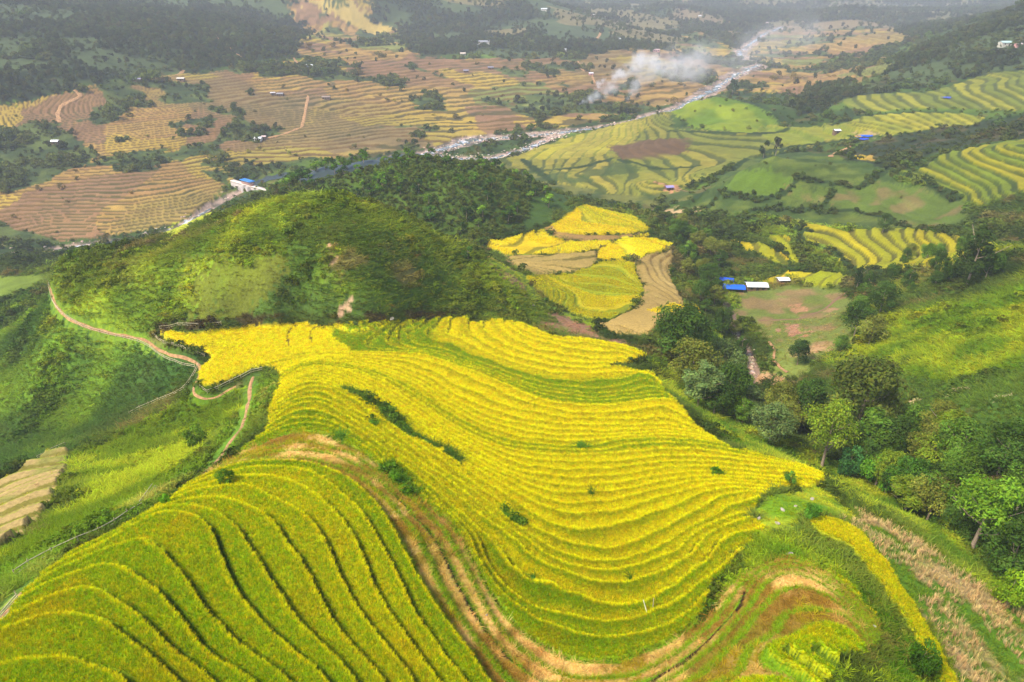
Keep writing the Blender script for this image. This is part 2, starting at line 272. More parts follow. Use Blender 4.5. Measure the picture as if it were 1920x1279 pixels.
# ------------------------------------------------------------------ land cover (outlines as seen, laid onto the ground)
PL = dict(
 rice=[(300,625),(420,617),(530,610),(625,612),(640,612),(655,610),(700,606),(780,602),(822,600),(870,597),(895,610),(940,600),(985,612),(1040,636),(1110,640),(1170,652),(1212,668),(1180,680),(1140,688),(1180,696),(1230,706),(1242,735),(1262,750),(1285,775),(1303,800),(1342,830),(1370,848),(1400,853),(1460,868),(1500,878),(1545,898),(1530,912),(1470,920),(1420,935),(1412,958),(1400,978),(1425,985),(1422,1000),(1395,1032),(1335,1100),(1300,1180),(1335,1150),(1350,1125),(1380,1088),(1423,1060),(1467,1048),(1510,1052),(1552,1076),(1592,1108),(1640,1165),(1650,1205),(1625,1225),(1570,1225),(1545,1300),(1560,1500),(-150,1500),(-150,1280),(0,1185),(60,1112),(140,1048),(217,1012),(287,967),(330,940),(370,905),(420,870),(480,836),(502,812),(507,780),(517,740),(530,705),(512,690),(470,697),(420,715),(395,728),(374,722),(378,702),(402,672),(382,655),(330,643)],
 saddle=[(300,625),(420,617),(530,610),(620,612),(626,625),(622,640),(650,655),(660,662),(560,668),(520,677),(470,697),(420,715),(395,728),(374,722),(378,702),(402,672),(382,655),(330,643)],
 strip=[(1515,985),(1540,980),(1570,985),(1610,1010),(1655,1060),(1690,1105),(1725,1155),(1765,1220),(1800,1290),(1850,1400),(1800,1400),(1768,1279),(1740,1225),(1700,1170),(1640,1090),(1590,1035),(1530,1003)],
 knoll=[(1425,940),(1470,925),(1530,915),(1570,930),(1600,965),(1560,975),(1510,985),(1460,1000),(1425,1000)],
 maize=[(1575,975),(1620,960),(1680,990),(1760,1045),(1850,1105),(1940,1170),(1990,1300),(1990,1450),(1870,1450),(1800,1279),(1745,1180),(1690,1100),(1640,1040),(1600,1000)],
 harvest=[(-60,935),(0,905),(55,872),(95,850),(128,845),(125,885),(100,940),(45,1000),(0,1026),(-60,1050)],
 hillbright=[(120,510),(250,480),(430,425),(540,378),(620,372),(560,450),(450,520),(330,590),(200,580),(120,550)],
 hillmeadow=[(330,520),(400,480),(520,455),(540,480),(520,540),(480,590),(400,610),(330,590)],
 hilldark=[(650,430),(710,430),(790,490),(830,560),(760,590),(660,590),(630,520)],
 hillright=[(560,400),(620,366),(700,385),(800,435),(900,478),(980,545),(1010,590),(900,588),(760,596),(640,600),(560,600),(540,500)],
 pink=[(1010,590),(1100,612),(1160,632),(1215,640),(1222,668),(1205,662),(1150,645),(1090,633),(1040,626),(1005,606)],
 m1=[(1032,425),(1060,405),(1092,384),(1140,396),(1192,408),(1222,432),(1180,440),(1100,442),(1045,438)],
 m2=[(1018,428),(1036,425),(1048,438),(1100,443),(1180,441),(1215,437),(1150,452),(1080,455),(1035,445)],
 m3=[(905,455),(960,447),(1018,430),(1032,446),(1080,456),(1150,453),(1218,438),(1222,443),(1170,446),(1120,468),(1090,474),(1000,478),(945,478)],
 m4=[(945,480),(1000,480),(1095,475),(1118,470),(1120,492),(1080,512),(1000,518),(968,500)],
 m5=[(1122,470),(1172,446),(1220,448),(1266,460),(1258,468),(1225,475),(1188,488),(1122,490)],
 m6=[(985,520),(1080,513),(1122,493),(1188,489),(1192,518),(1207,540),(1190,580),(1150,597),(1115,602),(1075,592),(1035,568),(1000,535)],
 m7=[(1190,488),(1226,477),(1262,470),(1256,520),(1285,575),(1292,590),(1235,610),(1210,632),(1160,628),(1115,612),(1150,600),(1192,583),(1210,542),(1194,516)],
 m8=[(1212,586),(1255,570),(1290,578),(1235,590)],
 m9=[(1295,572),(1308,575),(1318,600),(1308,612),(1300,598)],
 m10=[(1325,610),(1345,620),(1368,655),(1372,690),(1345,680),(1330,650)],
 r1=[(1500,421),(1530,424),(1580,436),(1640,432),(1700,431),(1760,440),(1820,450),(1870,462),(1850,475),(1800,488),(1760,500),(1700,508),(1640,513),(1600,505),(1572,490),(1555,462),(1510,452)],
 r2=[(1366,450),(1395,455),(1425,456),(1455,470),(1478,488),(1480,502),(1450,492),(1430,480),(1395,468)],
 r2b=[(1440,445),(1460,440),(1480,445),(1500,492),(1490,500),(1474,478)],
 r3=[(1480,512),(1520,512),(1570,513),(1595,520),(1580,534),(1545,541),(1500,532),(1478,525)],
 r3b=[(1415,533),(1450,520),(1480,508),(1480,526),(1450,534)],
 pasture=[(1375,545),(1430,540),(1500,536),(1590,545),(1606,590),(1585,640),(1520,690),(1460,705),(1435,670),(1405,615),(1385,580)],
 bare=[(1402,706),(1440,700),(1480,702),(1460,715),(1415,740),(1402,728)],
 hill2=[(1290,395),(1320,365),(1370,315),(1405,290),(1450,283),(1550,285),(1650,315),(1700,345),(1790,370),(1830,400),(1800,425),(1700,430),(1600,430),(1500,418),(1400,405)],
 patch1=[(1358,350),(1385,325),(1400,312),(1440,318),(1487,335),(1480,352),(1440,368),(1428,372),(1390,362)],
 patch2=[(1490,345),(1560,360),(1640,340),(1700,352),(1790,378),(1810,400),(1760,425),(1700,425),(1640,400),(1540,385),(1500,370)],
 fr=[(1662,318),(1720,322),(1745,308),(1765,292),(1830,278),(1900,266),(1990,262),(1990,370),(1920,362),(1870,375),(1835,390),(1790,368),(1745,345),(1700,332)],
 fr2=[(1582,235),(1610,222),(1650,216),(1720,212),(1810,214),(1848,222),(1830,234),(1760,240),(1720,246),(1660,256),(1610,252),(1590,243)],
 fr3=[(1570,188),(1620,178),(1680,176),(1740,175),(1790,160),(1850,138),(1920,134),(1990,135),(1990,205),(1900,208),(1800,205),(1700,205),(1620,212),(1590,200)],
 fr0=[(1600,292),(1640,292),(1640,303),(1610,300)],
 fm=[(940,300),(1000,282),(1050,264),(1130,240),(1200,219),(1245,213),(1255,240),(1300,244),(1480,246),(1560,235),(1600,235),(1590,262),(1500,275),(1440,285),(1400,300),(1345,335),(1290,352),(1200,362),(1140,364),(1080,348),(1040,340),(1000,322)],
 fmg=[(1420,240),(1560,238),(1600,240),(1590,262),(1500,272),(1440,266)],
 fmy=[(1050,264),(1130,240),(1195,222),(1205,245),(1190,275),(1120,290),(1040,298),(960,300),(1000,282)],
 fmb=[(1150,270),(1200,262),(1310,262),(1300,285),(1240,300),(1170,295)],
 fmd=[(1000,322),(1100,320),(1160,300),(1200,320),(1100,345),(1040,340)],
 knoll2=[(1250,216),(1285,198),(1320,184),(1355,181),(1400,192),(1440,215),(1472,238),(1420,245),(1350,244),(1300,238)],
 dark1=[(1560,285),(1640,265),(1700,250),(1780,238),(1850,225),(1920,215),(1990,212),(1990,260),(1900,262),(1830,272),(1760,286),(1720,310),(1660,315),(1600,305)],
 woodr=[(1650,135),(1690,108),(1740,85),(1800,58),(1860,32),(1920,8),(1990,-20),(1990,130),(1920,130),(1850,132),(1790,150),(1720,160),(1670,160)],
 woodr2=[(1470,205),(1500,180),(1540,160),(1590,155),(1640,165),(1700,160),(1690,175),(1620,178),(1570,188),(1550,215),(1490,215)],
 fl=[(-90,205),(60,192),(150,182),(250,150),(340,140),(450,127),(560,112),(575,70),(550,0),(680,0),(750,30),(760,90),(790,112),(900,110),(1080,110),(1120,95),(1250,90),(1300,60),(1400,100),(1440,62),(1640,50),(1700,60),(1660,130),(1600,160),(1480,180),(1380,170),(1300,185),(1200,210),(1040,240),(940,250),(800,275),(700,290),(560,300),(500,330),(430,345),(390,380),(330,415),(240,438),(100,455),(-90,460)],
 woodl=[(-90,-40),(520,-40),(545,0),(575,70),(560,105),(450,122),(340,135),(250,145),(150,178),(60,190),(-90,200)],
 woodm=[(690,20),(760,-40),(1280,-40),(1260,30),(1300,62),(1250,92),(1120,100),(1080,108),(1000,112),(900,100),(790,105),(770,85)],
 woodt=[(1280,-40),(1990,-40),(1900,10),(1800,50),(1700,40),(1600,22),(1480,30),(1450,60),(1330,30)],
 fyl=[(905,48),(960,40),(1008,48),(990,56),(920,58)],
 fyl2=[(640,12),(700,15),(750,32),(755,55),(700,65),(640,35),(570,12)],
 woodfh=[(500,362),(545,330),(600,305),(700,297),(800,297),(900,305),(990,338),(1050,362),(1078,388),(1050,402),(1000,424),(900,441),(845,441),(780,420),(690,380),(620,362),(560,362)],
 woodfh_b=[(1000,385),(1040,352),(1082,388),(1050,405),(990,430),(960,432)],
 lefthill=[(-90,462),(0,460),(60,472),(110,495),(60,505),(0,512),(-90,520)],
 leftmead=[(-90,525),(0,520),(60,515),(85,520),(40,560),(0,580),(-90,600)],
 bankr=[(1215,668),(1245,700),(1262,750),(1303,800),(1370,848),(1460,868),(1545,898),(1590,930),(1650,960),(1720,1000),(1800,1070),(1850,1100),(1900,1180),(1900,1120),(1850,1040),(1760,985),(1650,915),(1560,870),(1480,830),(1400,790),(1330,755),(1280,720),(1240,680)],
 rtop=[(1425,985),(1500,990),(1560,1020),(1600,1060),(1650,1120),(1700,1190),(1760,1270),(1790,1400),(1560,1400),(1640,1200),(1650,1165),(1592,1108),(1552,1076),(1510,1052),(1467,1048),(1423,1060),(1350,1125),(1335,1100),(1395,1032)],
 fmx=[(905,304),(960,301),(1010,320),(1060,343),(1140,364),(1200,362),(1290,353),(1300,372),(1230,384),(1170,376),(1110,372),(1075,372),(1040,356),(985,332)],
 mverge=[(895,458),(960,480),(1000,532),(1060,586),(1112,606),(1100,614),(1040,596),(985,552),(935,504)],
 ylf=[(280,450),(330,425),(400,392),(413,388),(410,405),(350,432),(300,455)],
 bank=[(470,700),(520,690),(515,740),(505,790),(480,830),(430,860),(350,920),(300,950),(200,1015),(60,1100),(-60,1180),(-60,1120),(100,1040),(300,905),(400,850),(450,790)],
 leftbush=[(480,705),(450,770),(330,900),(200,990),(0,1110),(-60,1140),(-60,1060),(45,1010),(110,940),(135,850),(260,790),(380,745)],
 leftslope=[(-60,560),(90,545),(130,605),(270,640),(360,690),(350,720),(240,780),(120,840),(0,895),(-60,930)],
 righthill=[(1620,590),(1700,520),(1830,470),(1990,470),(1990,720),(1900,720),(1800,710),(1700,690),(1600,680),(1560,660)],
 rightlow=[(1560,700),(1700,700),(1990,730),(1990,1150),(1900,1060),(1800,960),(1700,860),(1600,760)],
)
t1 = time.time()
W_ = {k: wpoly(v) for k, v in PL.items()}
DD = np.hypot(X, Y)
def ragged(A, L, s):
    a = (fbm(X, Y, L, s, 3)-.5)*A+(vn(X*1.7, Y*1.7, s+9)-.5)*A*.35; b = (fbm(X, Y, L, s+31, 3)-.5)*A+(vn(X*1.7, Y*1.7, s+17)-.5)*A*.35
    return X+a, Y+b
CROP = ['rice','saddle','strip','harvest','m1','m2','m3','m4','m5','m6','m7','m8','m9','m10','r1','r2','r2b','r3','r3b','fr','fr0','fr2','fr3']
WC, WW, WF = ragged(1.3, 4, 201), ragged(19, 16, 231), ragged(.035*DD, 40, 261)
M_ = {k: inpoly(*(WC if k in CROP else WF if (v[:, 1].mean() > 330) else WW), v) for k, v in W_.items()}
M_['knoll'] = inpoly(*ragged(4, 5, 241), W_['knoll']); M_['maize'] = inpoly(*ragged(4, 5, 241), W_['maize'])
M_['rice'] &= (Y < 175)
ROADS = dict(
 A=[(88,525),(95,545),(105,575),(130,600),(170,615),(215,628),(270,637),(290,650),(320,665),(350,670),(374,680),(375,700),(362,722),(363,741),(385,748),(410,741),(430,728),(445,722)],
 B=[(475,706),(468,725),(467,750),(461,775),(455,800),(440,820),(425,838),(414,852),(395,875),(368,897),(345,916),(300,950),(246,985),(215,1004),(180,1024),(148,1044),(90,1080),(45,1112),(20,1140),(0,1162),(-40,1210)])
RL = {k: wline(v) for k, v in ROADS.items()}
print('polys', round(time.time()-t1, 1))
S = lambda r, g, b: srgb((r, g, b))
N1 = fbm(X, Y, 14, 1, 4); N2 = fbm(X, Y, 45, 5, 3); N3 = fbm(X, Y, 4, 9, 2); N4 = fbm(X, Y, 160, 12, 3)
NB = fbm(X, Y, 1.3, 77, 2)
def mix(a, b, t): return a+(b-a)*np.clip(t, 0, 1)[..., None]
def band(z, edges, vals):       # piecewise-linear lookup
    return np.interp(z, edges, vals)
CODE = np.zeros(X.shape, np.int16); Z = Z0.copy()
# roughness of the wild ground
FARW = sst(250, 600, Y)
Z += (N1-.5)*1.6*(1-.3*FARW)+(N3-.5)*.5
Zr = Z0.copy()
G_dk, G_md, G_lt, G_ye, G_br = S(46,68,26), S(82,108,38), S(120,150,38), S(150,165,30), S(120,104,62)
COL = mix(mix(np.broadcast_to(G_dk, X.shape+(3,)), G_md, (N1-.3)*2.2), G_lt, (N2-.52)*3)
COL = mix(COL, G_br, sst(.62, .75, fbm(X, Y, 9, 31, 3))*.6)
GC = COL.copy()                 # tint used for the plants standing there
def paint(m, c, t=None, g=True, code=None):
    global COL, GC
    t = np.ones(X.shape) if t is None else t
    cc = c if np.ndim(c) == 3 else np.broadcast_to(c, X.shape+(3,))
    COL[m] = (COL[m]*(1-t[m][:, None])+cc[m]*t[m][:, None])
    if g: GC[m] = (GC[m]*(1-t[m][:, None])+cc[m]*t[m][:, None])
    if code is not None: CODE[m] = code
nz = fbm(X, Y, 7, 41, 3)
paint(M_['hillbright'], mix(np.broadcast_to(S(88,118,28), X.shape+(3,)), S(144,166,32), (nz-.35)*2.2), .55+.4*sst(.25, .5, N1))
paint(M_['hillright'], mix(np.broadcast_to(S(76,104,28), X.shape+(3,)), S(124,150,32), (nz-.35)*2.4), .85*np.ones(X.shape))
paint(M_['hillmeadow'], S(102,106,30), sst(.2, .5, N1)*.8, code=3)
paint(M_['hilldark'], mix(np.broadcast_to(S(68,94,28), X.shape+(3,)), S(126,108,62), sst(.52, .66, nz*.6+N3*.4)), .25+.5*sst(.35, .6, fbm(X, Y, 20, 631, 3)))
paint(M_['leftslope'], mix(np.broadcast_to(S(56,90,34), X.shape+(3,)), S(100,136,34), sst(.42, .75, N1)), np.ones(X.shape)*.85)
paint(M_['leftbush'], mix(np.broadcast_to(S(84,116,18), X.shape+(3,)), S(134,160,26), sst(.4, .65, nz)), np.ones(X.shape)*.9)
paint(M_['bank'], mix(np.broadcast_to(S(92,132,30), X.shape+(3,)), S(140,150,60), sst(.5, .75, nz)), np.ones(X.shape)*.8)
paint(M_['righthill'], mix(np.broadcast_to(S(92,128,20), X.shape+(3,)), S(134,158,24), sst(.38, .62, nz)), sst(.2, .45, N2)*.95)
paint(M_['rightlow'], mix(np.broadcast_to(S(78,112,36), X.shape+(3,)), S(150,140,88), sst(.6, .75, nz)), np.ones(X.shape)*.7)
paint(M_['lefthill'], S(58,78,36)); paint(M_['leftmead'], S(122,142,44), code=3)
paint(M_['pasture'], mix(np.broadcast_to(S(120,132,56), X.shape+(3,)), S(150,126,80), sst(.5, .68, nz)), code=3)
paint(M_['bare'], S(176,140,98), code=3)
paint(M_['pink'], mix(np.broadcast_to(S(150,112,84), X.shape+(3,)), S(110,120,50), sst(.5, .7, nz)), code=3)
paint(M_['fmx'], mix(np.broadcast_to(S(120,122,56), X.shape+(3,)), S(78,94,42), sst(.45, .62, N1)), code=8)
paint(M_['mverge'], mix(np.broadcast_to(S(128,152,32), X.shape+(3,)), S(150,116,80), sst(.5, .65, nz)), code=3)
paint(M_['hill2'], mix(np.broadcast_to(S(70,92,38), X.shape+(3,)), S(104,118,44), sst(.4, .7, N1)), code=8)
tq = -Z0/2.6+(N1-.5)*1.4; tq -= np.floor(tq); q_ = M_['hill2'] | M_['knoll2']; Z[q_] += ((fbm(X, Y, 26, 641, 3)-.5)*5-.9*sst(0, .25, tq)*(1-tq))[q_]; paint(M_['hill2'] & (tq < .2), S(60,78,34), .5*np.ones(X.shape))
paint(M_['patch1'], S(98,124,34), code=8); paint(M_['patch2'], mix(np.broadcast_to(S(96,116,42), X.shape+(3,)), S(128,116,66), sst(.5, .7, nz)), code=8)
paint(M_['knoll2'], mix(np.broadcast_to(S(104,132,34), X.shape+(3,)), S(140,156,36), sst(.4, .65, N1)), code=8)
paint(M_['dark1'], mix(np.broadcast_to(S(52,66,34), X.shape+(3,)), S(92,84,50), sst(.5, .7, N1)))
paint(M_['bankr'], mix(np.broadcast_to(S(70,108,26), X.shape+(3,)), S(132,158,34), sst(.42, .62, N3*.5+nz*.5)), np.ones(X.shape)*.9)
paint(M_['rtop'], mix(np.broadcast_to(S(66,112,18), X.shape+(3,)), S(118,150,26), sst(.4, .62, nz)), np.ones(X.shape)*.9)
paint(M_['knoll'], mix(np.broadcast_to(S(108,144,20), X.shape+(3,)), S(150,166,32), sst(.4, .6, nz)), code=3)
paint(M_['maize'], mix(np.broadcast_to(S(88,124,28), X.shape+(3,)), S(168,146,96), sst(.48, .68, fbm(X, Y, 5, 63, 3))), code=4)
# --- terraces near the viewpoint
TB = (-38-Z0)/.85; TN = TB+((fbm(X, Y, 5.5, 21, 2)-.5)*.42+(fbm(X, Y, 1.8, 23, 2)-.5)*.16)*np.interp(TB, [7, 12, 18], [.45, .6, 1])
def steps(m, T, h, drop=.22, lip=0):
    """cuts level treads into the slope; returns place on the tread 0 (foot) .. 1 (rim)"""
    n = np.floor(T); f = T-n
    d = np.clip(f/drop, 0, 1); return n, f, h*(.5-f+0*d) , d
nN = np.floor(TN); fN = TN-nN
_x = np.gradient(TB, axis=1)/np.gradient(X, axis=1); _y = (np.gradient(TB, axis=0)-_x*np.gradient(X, axis=0))/np.gradient(Y, axis=0)
GT = np.hypot(_x, _y); DF = np.clip(.5*GT, .045, .34); fN = np.where(fN < DF, fN/DF*.2, .2+.8*(fN-DF)/(1-DF)); del _x, _y
rice = M_['rice'] & ~M_['saddle']
zt = -38-.85*(nN+sst(0, .1, fN)-.5)
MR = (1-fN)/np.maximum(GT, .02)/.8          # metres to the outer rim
CAN = np.where((X > 12) & (TN < 9.5), .35, .62)*sst(.1, .2, fN)-.20*sst(.55, .0, MR)+.10*(fbm(X, Y, 1.2, 601, 2)-.5)
stub0 = ((TN > 11) & (TN < 15)) | ((TN > 8.9) & (TN < 15) & (X > 12))
zt = zt+np.where(stub0, 0, CAN)
Z[rice] = zt[rice]
sad = M_['saddle']; Z[sad] = np.minimum(Z0, -71.9)[sad]*.3-72.15*.7+.55
# crop ripeness 0 green .. 1 golden, and what stands on each tread
def ripeness(T, x, y):
    r = np.interp(T, [0,5,6,9,10.5,15.2,16.2,17,19,21,24,28,31,31.6,33.2,33.8,38,40.2,40.5,45.2,45.6,60], [.12,.13,.2,.3,.24,.12,.16,.34,.46,.56,.7,.82,.8,.45,.45,.85,.92,.98,.24,.18,.95,1])
    return r
hT = _h(nN.astype(np.int64), np.zeros(X.shape, np.int64), 3)
stub = rice & (((TN > 11) & (TN < 15)) | ((TN > 8.9) & (TN < 15) & (X > 12)))
ripe = ripeness(TN, X, Y)+(hT-.5)*.14+(N2-.5)*.25
ripe[sad] = .97; q_ = (Y > 135) & (TN < 40.8) & (X > -39) & rice & ~sad; ripe[q_] = .2+(hT[q_]-.5)*.15; q_ = (X > 12) & (TN < 9.5) & rice; ripe[q_] -= .2
RIPE = ripe
YEL, GRN, ORG = S(246,217,3), S(130,170,6), S(210,160,20)
def ricecol(r, n):
    c = mix(np.broadcast_to(GRN, r.shape+(3,)), YEL, np.clip(r, 0, 1)**1.1); return mix(c, ORG, sst(.6, .85, n)*(.2-.12*np.clip(r, 0, 1)))
rc = ricecol(ripe+.3*sst(.7, .3, MR)-.3*sst(.3, .88, fN)*sst(.2, .7, MR), N3)  # sunlit rim painted in as yellower canopy, with a greener band behind it
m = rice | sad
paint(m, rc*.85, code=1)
paint(rice & (fN < .17), mix(np.broadcast_to(S(78,108,14), X.shape+(3,)), YEL, ripe*.3)*.8)
bc = mix(mix(np.broadcast_to(S(138,108,40), X.shape+(3,)), S(208,168,98), sst(.42, .6, fbm(X, Y, 3.2, 51, 3))), S(124,116,34), sst(.5, .7, fbm(X, Y, 6, 53, 2))*.5)
paint(stub, bc, code=2)
paint(stub & ((fN < .215) | (MR < .3)), S(112,150,20), code=12)
# drain crossing the stubble
cr = wline([(745,937),(775,965),(805,1000),(826,1034),(843,1068),(863,1108),(883,1146),(913,1188),(950,1235),(985,1258),(1030,1290),(1080,1320),(1140,1325),(1200,1296),(1240,1268),(1283,1243),(1330,1200),(1363,1163),(1387,1140),(1398,1105)])
dc = distline(X, Y, cr, 3); k_ = dc < .16; Z[k_] -= .22; paint(k_, S(52,36,18), code=9); CODE[dc < .3] = 9
Z[M_['strip']] += .6; paint(M_['strip'], ricecol(np.clip(.4+(N2-.5)*.4, 0, 1), N3)*.75, code=1); RIPE[M_['strip']] = (.36+(N1-.5)*.5)[M_['strip']]
# weedy ditch inside the basin and small gaps
dt = distline(X, Y, wline([(655,738),(687,753),(720,775),(747,800),(767,818),(800,834),(840,850),(860,868)]), 4)
dw = (.5+fbm(X, Y, 3, 71, 2)); wd = (dt < 1.1*dw); paint(wd, S(70,104,30), code=5)
for u, v, r in [(735,890,1.3),(748,905,1.2),(768,925,1.0),(950,968,.5),(968,985,.7),(1345,898,.7),(1108,935,.35),(700,802,.6),(640,826,.8),(1000,1085,.3),(1180,1088,.3),(1090,843,.8)]:
    p = hits([u], [v])[0]; k_ = np.hypot(X-p[0], (Y-p[1])*.6) < r*(.6+.8*NB); paint(k_, S(74,116,26), code=5)
# level plots of the saddle field: two low bunds
for ln in ([(560,614),(545,625),(540,640),(543,655)], [(605,612),(590,620),(582,635),(586,650)]):
    d = distline(X, Y, wline(ln), 2); k_ = d < .3; paint(k_, S(110,96,20), code=9)
# harvested terraces on the left slope
hv = M_['harvest']; th = (-38-Z0)/2.7+(N3-.5)*.2; fh = th-np.floor(th)
Z[hv] = (-38-2.7*(np.floor(th)+sst(0, .35, fh)-.5))[hv]
paint(hv, mix(np.broadcast_to(S(166,142,88), X.shape+(3,)), S(132,128,62), sst(.45, .7, N3)), code=9)
paint(hv & (fh < .34), mix(np.broadcast_to(S(140,150,30), X.shape+(3,)), S(96,80,50), sst(.16, .2, fh)), code=9); paint(hv & (fh > .62) & (fh < .78), S(120,112,44))
cl = distline(X, Y, wline([(300,612),(420,608),(520,602),(625,603),(700,597),(790,591),(870,588),(905,600)])[:, :2], 4); k_ = (cl < .5+1.1*fbm(X, Y, 3, 611, 2)) & (CODE != 1); paint(k_, mix(np.broadcast_to(S(70,62,32), X.shape+(3,)), S(66,84,26), sst(.4, .6, N3)), code=5)
# --- fields of the middle distance
PF = np.full(X.shape, .5)
def field(key, cA, cB, step, riser, wig=.5, L=12, drop=.28, code=7, lift=.5, tone=.25):
    m = M_[key]; T = -Z0/step+(fbm(X, Y, L, 91, 2)-.5)*wig; n = np.floor(T); f = T-n
    Z[m] = (-step*(n+sst(0, drop, f)-.5)+lift*sst(drop*.5, drop, f))[m]
    PF[m] = np.clip((f-drop)/(1-drop), 0, 1)[m]*.7+.31*(f > drop)[m]; h = _h(n.astype(np.int64), np.full(X.shape, 5), 11); c = mix(np.broadcast_to(cA, X.shape+(3,)), cB, sst(.2, .8, h*.6+N1*.5))
    paint(m, c*(1+(N3-.5)*tone)[..., None], code=code); paint(m & (f < drop), riser, np.ones(X.shape)*.85)
Yl, Yg, Br = S(224,190,14), S(158,164,18), S(178,142,70)
field('m1', S(186,180,24), Yl, .8, S(150,150,24), drop=.15); field('m2', S(164,128,74), Br, .8, S(120,100,50), code=9)
field('m3', Yl, S(226,200,24), .8, S(130,124,30), drop=.18); field('m4', S(166,144,76), S(182,154,82), .6, S(110,100,40), code=9)
field('m5', Yl, S(240,214,24), 1.2, S(200,190,30), drop=.1); field('m6', Yg, S(206,184,18), .55, S(126,140,24), drop=.22)
field('m7', S(188,160,92), S(172,144,78), .9, S(150,116,60), drop=.12, code=9); field('m8', Yl, Yl, 1, Yg); field('m9', Yg, Yl, .8, S(96,120,30)); field('m10', S(120,146,28), Yg, .8, S(96,120,30))
field('r1', S(190,174,24), S(160,160,28), 1.15, S(84,84,34), drop=.34, lift=.8, code=17); field('r2', Yl, Yg, 1.2, S(92,96,34), code=17); field('r2b', Yg, Yl, 1.2, S(92,96,34), code=17)
field('r3', S(216,196,24), Yg, 1.2, S(120,120,34), code=17); field('r3b', Yg, Yl, .9, S(120,120,34), code=17)
field('fr', S(166,156,30), S(122,138,34), 1.6, S(56,74,28), drop=.38, lift=.7, wig=.7, L=16, code=17)
field('fr0', Br, Yl, 1.2, S(100,100,40), code=17); field('fr2', S(188,178,52), S(160,164,46), 1.3, S(92,100,40), drop=.25, code=17); field('fr3', S(176,170,50), S(130,140,46), 1.6, S(80,92,40), drop=.35, L=25, wig=.9, code=17)
field('fm', S(176,160,60), S(136,140,50), 1.05, S(72,86,40), drop=.33, L=20, wig=.8, lift=.6, code=17); field('fmg', S(144,158,50), S(160,160,50), 3, S(120,136,44), drop=.15, code=17)
field('fmy', S(190,178,50), S(172,160,62), 1.1, S(120,128,40), drop=.25, L=20, wig=.8, code=17); paint(M_['fmb'], S(116,90,62), sst(.3, .5, N2)); paint(M_['fmd'], S(72,92,44), sst(.35, .5, N1)*.8)
# --- the wide valley behind: plots of stubble, ripe and green rice
fl = M_['fl']
wx = X+(fbm(X, Y, 60, 101, 3)-.5)*70; wy = Y+(fbm(X, Y, 60, 105, 3)-.5)*90
cid, cb = cells(wx, wy*.8, 62, 4); cid2, cb2 = cells(wx, wy*.7, 190, 6)
stp = np.where(Y > 900, 2.6, np.where(Y > 640, 1.5, .85))
TF = -Z0/stp+(fbm(X, Y, 30, 111, 3)-.5)*2.2; nF = np.floor(TF); fF = TF-nF
Z[fl] = (-stp*(nF+sst(0, .35, fF)-.5)+.5*sst(.2, .35, fF))[fl]
hF = _h(nF.astype(np.int64), (cid*997).astype(np.int64), 15)
ca = mix(np.broadcast_to(S(176,134,78), X.shape+(3,)), S(192,156,78), hF)
ca = mix(ca, S(200,170,62), sst(.66, .72, cid)*.8); ca = mix(ca, S(150,112,84), sst(.32, .24, cid)*.8); ca = mix(ca, S(142,146,66), sst(.86, .9, cid))
ca = mix(ca, S(124,138,66), sst(.55, .66, N4)*.3)
paint(fl, ca*(1+(N3-.5)*.25)[..., None], code=6)
paint(fl & (fF < .36), mix(np.broadcast_to(S(96,88,44), X.shape+(3,)), S(122,96,52), sst(.4, .6, N2)), np.ones(X.shape)*(1-.45*sst(500, 1100, Y)))
green = fl & ((fbm(X, Y, 70, 131, 4)+.10*sst(.10, .02, cb2)+.05*(Y < 480) > .625))
paint(green, mix(np.broadcast_to(S(66,84,42), X.shape+(3,)), S(100,114,52), sst(.4, .6, N1)), code=10)
paint(M_['fyl'], S(230,196,96), code=6); paint(M_['fyl2'], S(204,176,90), code=6)
for k in ('woodl', 'woodm', 'woodt', 'woodr', 'woodr2'):
    op = fbm(X, Y, 90, 141, 4)
    paint(M_[k], mix(np.broadcast_to(S(54,70,40), X.shape+(3,)), S(86,102,58), sst(.5, .62, op)), code=11)
    if k == 'woodt': paint(M_[k] & (op > .5), mix(np.broadcast_to(S(150,130,92), X.shape+(3,)), S(104,112,62), N1))
    CODE[M_[k] & (op > (.6 if k in ('woodl', 'woodr', 'woodr2') else .54))] = 13
paint(M_['woodm'] & (fbm(X, Y, 120, 151, 3) > .6), S(140,128,80), code=13)
far_ = (Y > 1050) & ~fl & ~M_['woodl'] & ~M_['woodm'] & ~M_['woodt'] & ~M_['woodr']; fo = fbm(X, Y, 150, 621, 4)
paint(far_, mix(np.broadcast_to(S(60,76,48), X.shape+(3,)), S(150,130,90), sst(.5, .56, fo)), code=11); CODE[far_ & (fo > .52)] = 13
paint(M_['woodfh'], mix(np.broadcast_to(S(60,86,26), X.shape+(3,)), S(100,126,36), N1), code=14)
paint(M_['woodfh_b'], S(72,100,36), code=8)
paint(M_['ylf'], S(190,196,40), code=6)
# dams of bare earth and pale patches
for u, v, r, c in [(618,462,.8,(196,150,112)),(628,492,1.0,(176,140,100)),(655,574,1.3,(196,160,124)),(640,585,.8,(176,140,110)),(663,418,1,(170,138,84)),(1265,402,9,(210,176,128)),(1258,353,7,(210,150,110)),(905,82,14,(196,120,90)),(1497,578,3,(190,140,100)),(1533,655,3.4,(180,142,100)),(1560,580,2.4,(180,140,100)),(1485,620,4.5,(184,134,104)),(1620,255,7,(206,178,120)),(1415,1100,.1,(0,0,0)),(1790,735,1.6,(200,170,130)),(1880,745,1.4,(206,176,140)),(1715,755,1.2,(200,170,120))]:
    p = hits([u], [v])[0]; q_ = r*1.5*(fbm(X, Y, max(.9, r*.45), 161, 3)-.14)-np.hypot(X-p[0], (Y-p[1])*.8)*.62; paint(q_ > 0, S(*c), sst(0, r*.12, q_)*.9, code=9 if r < 3 else 3)
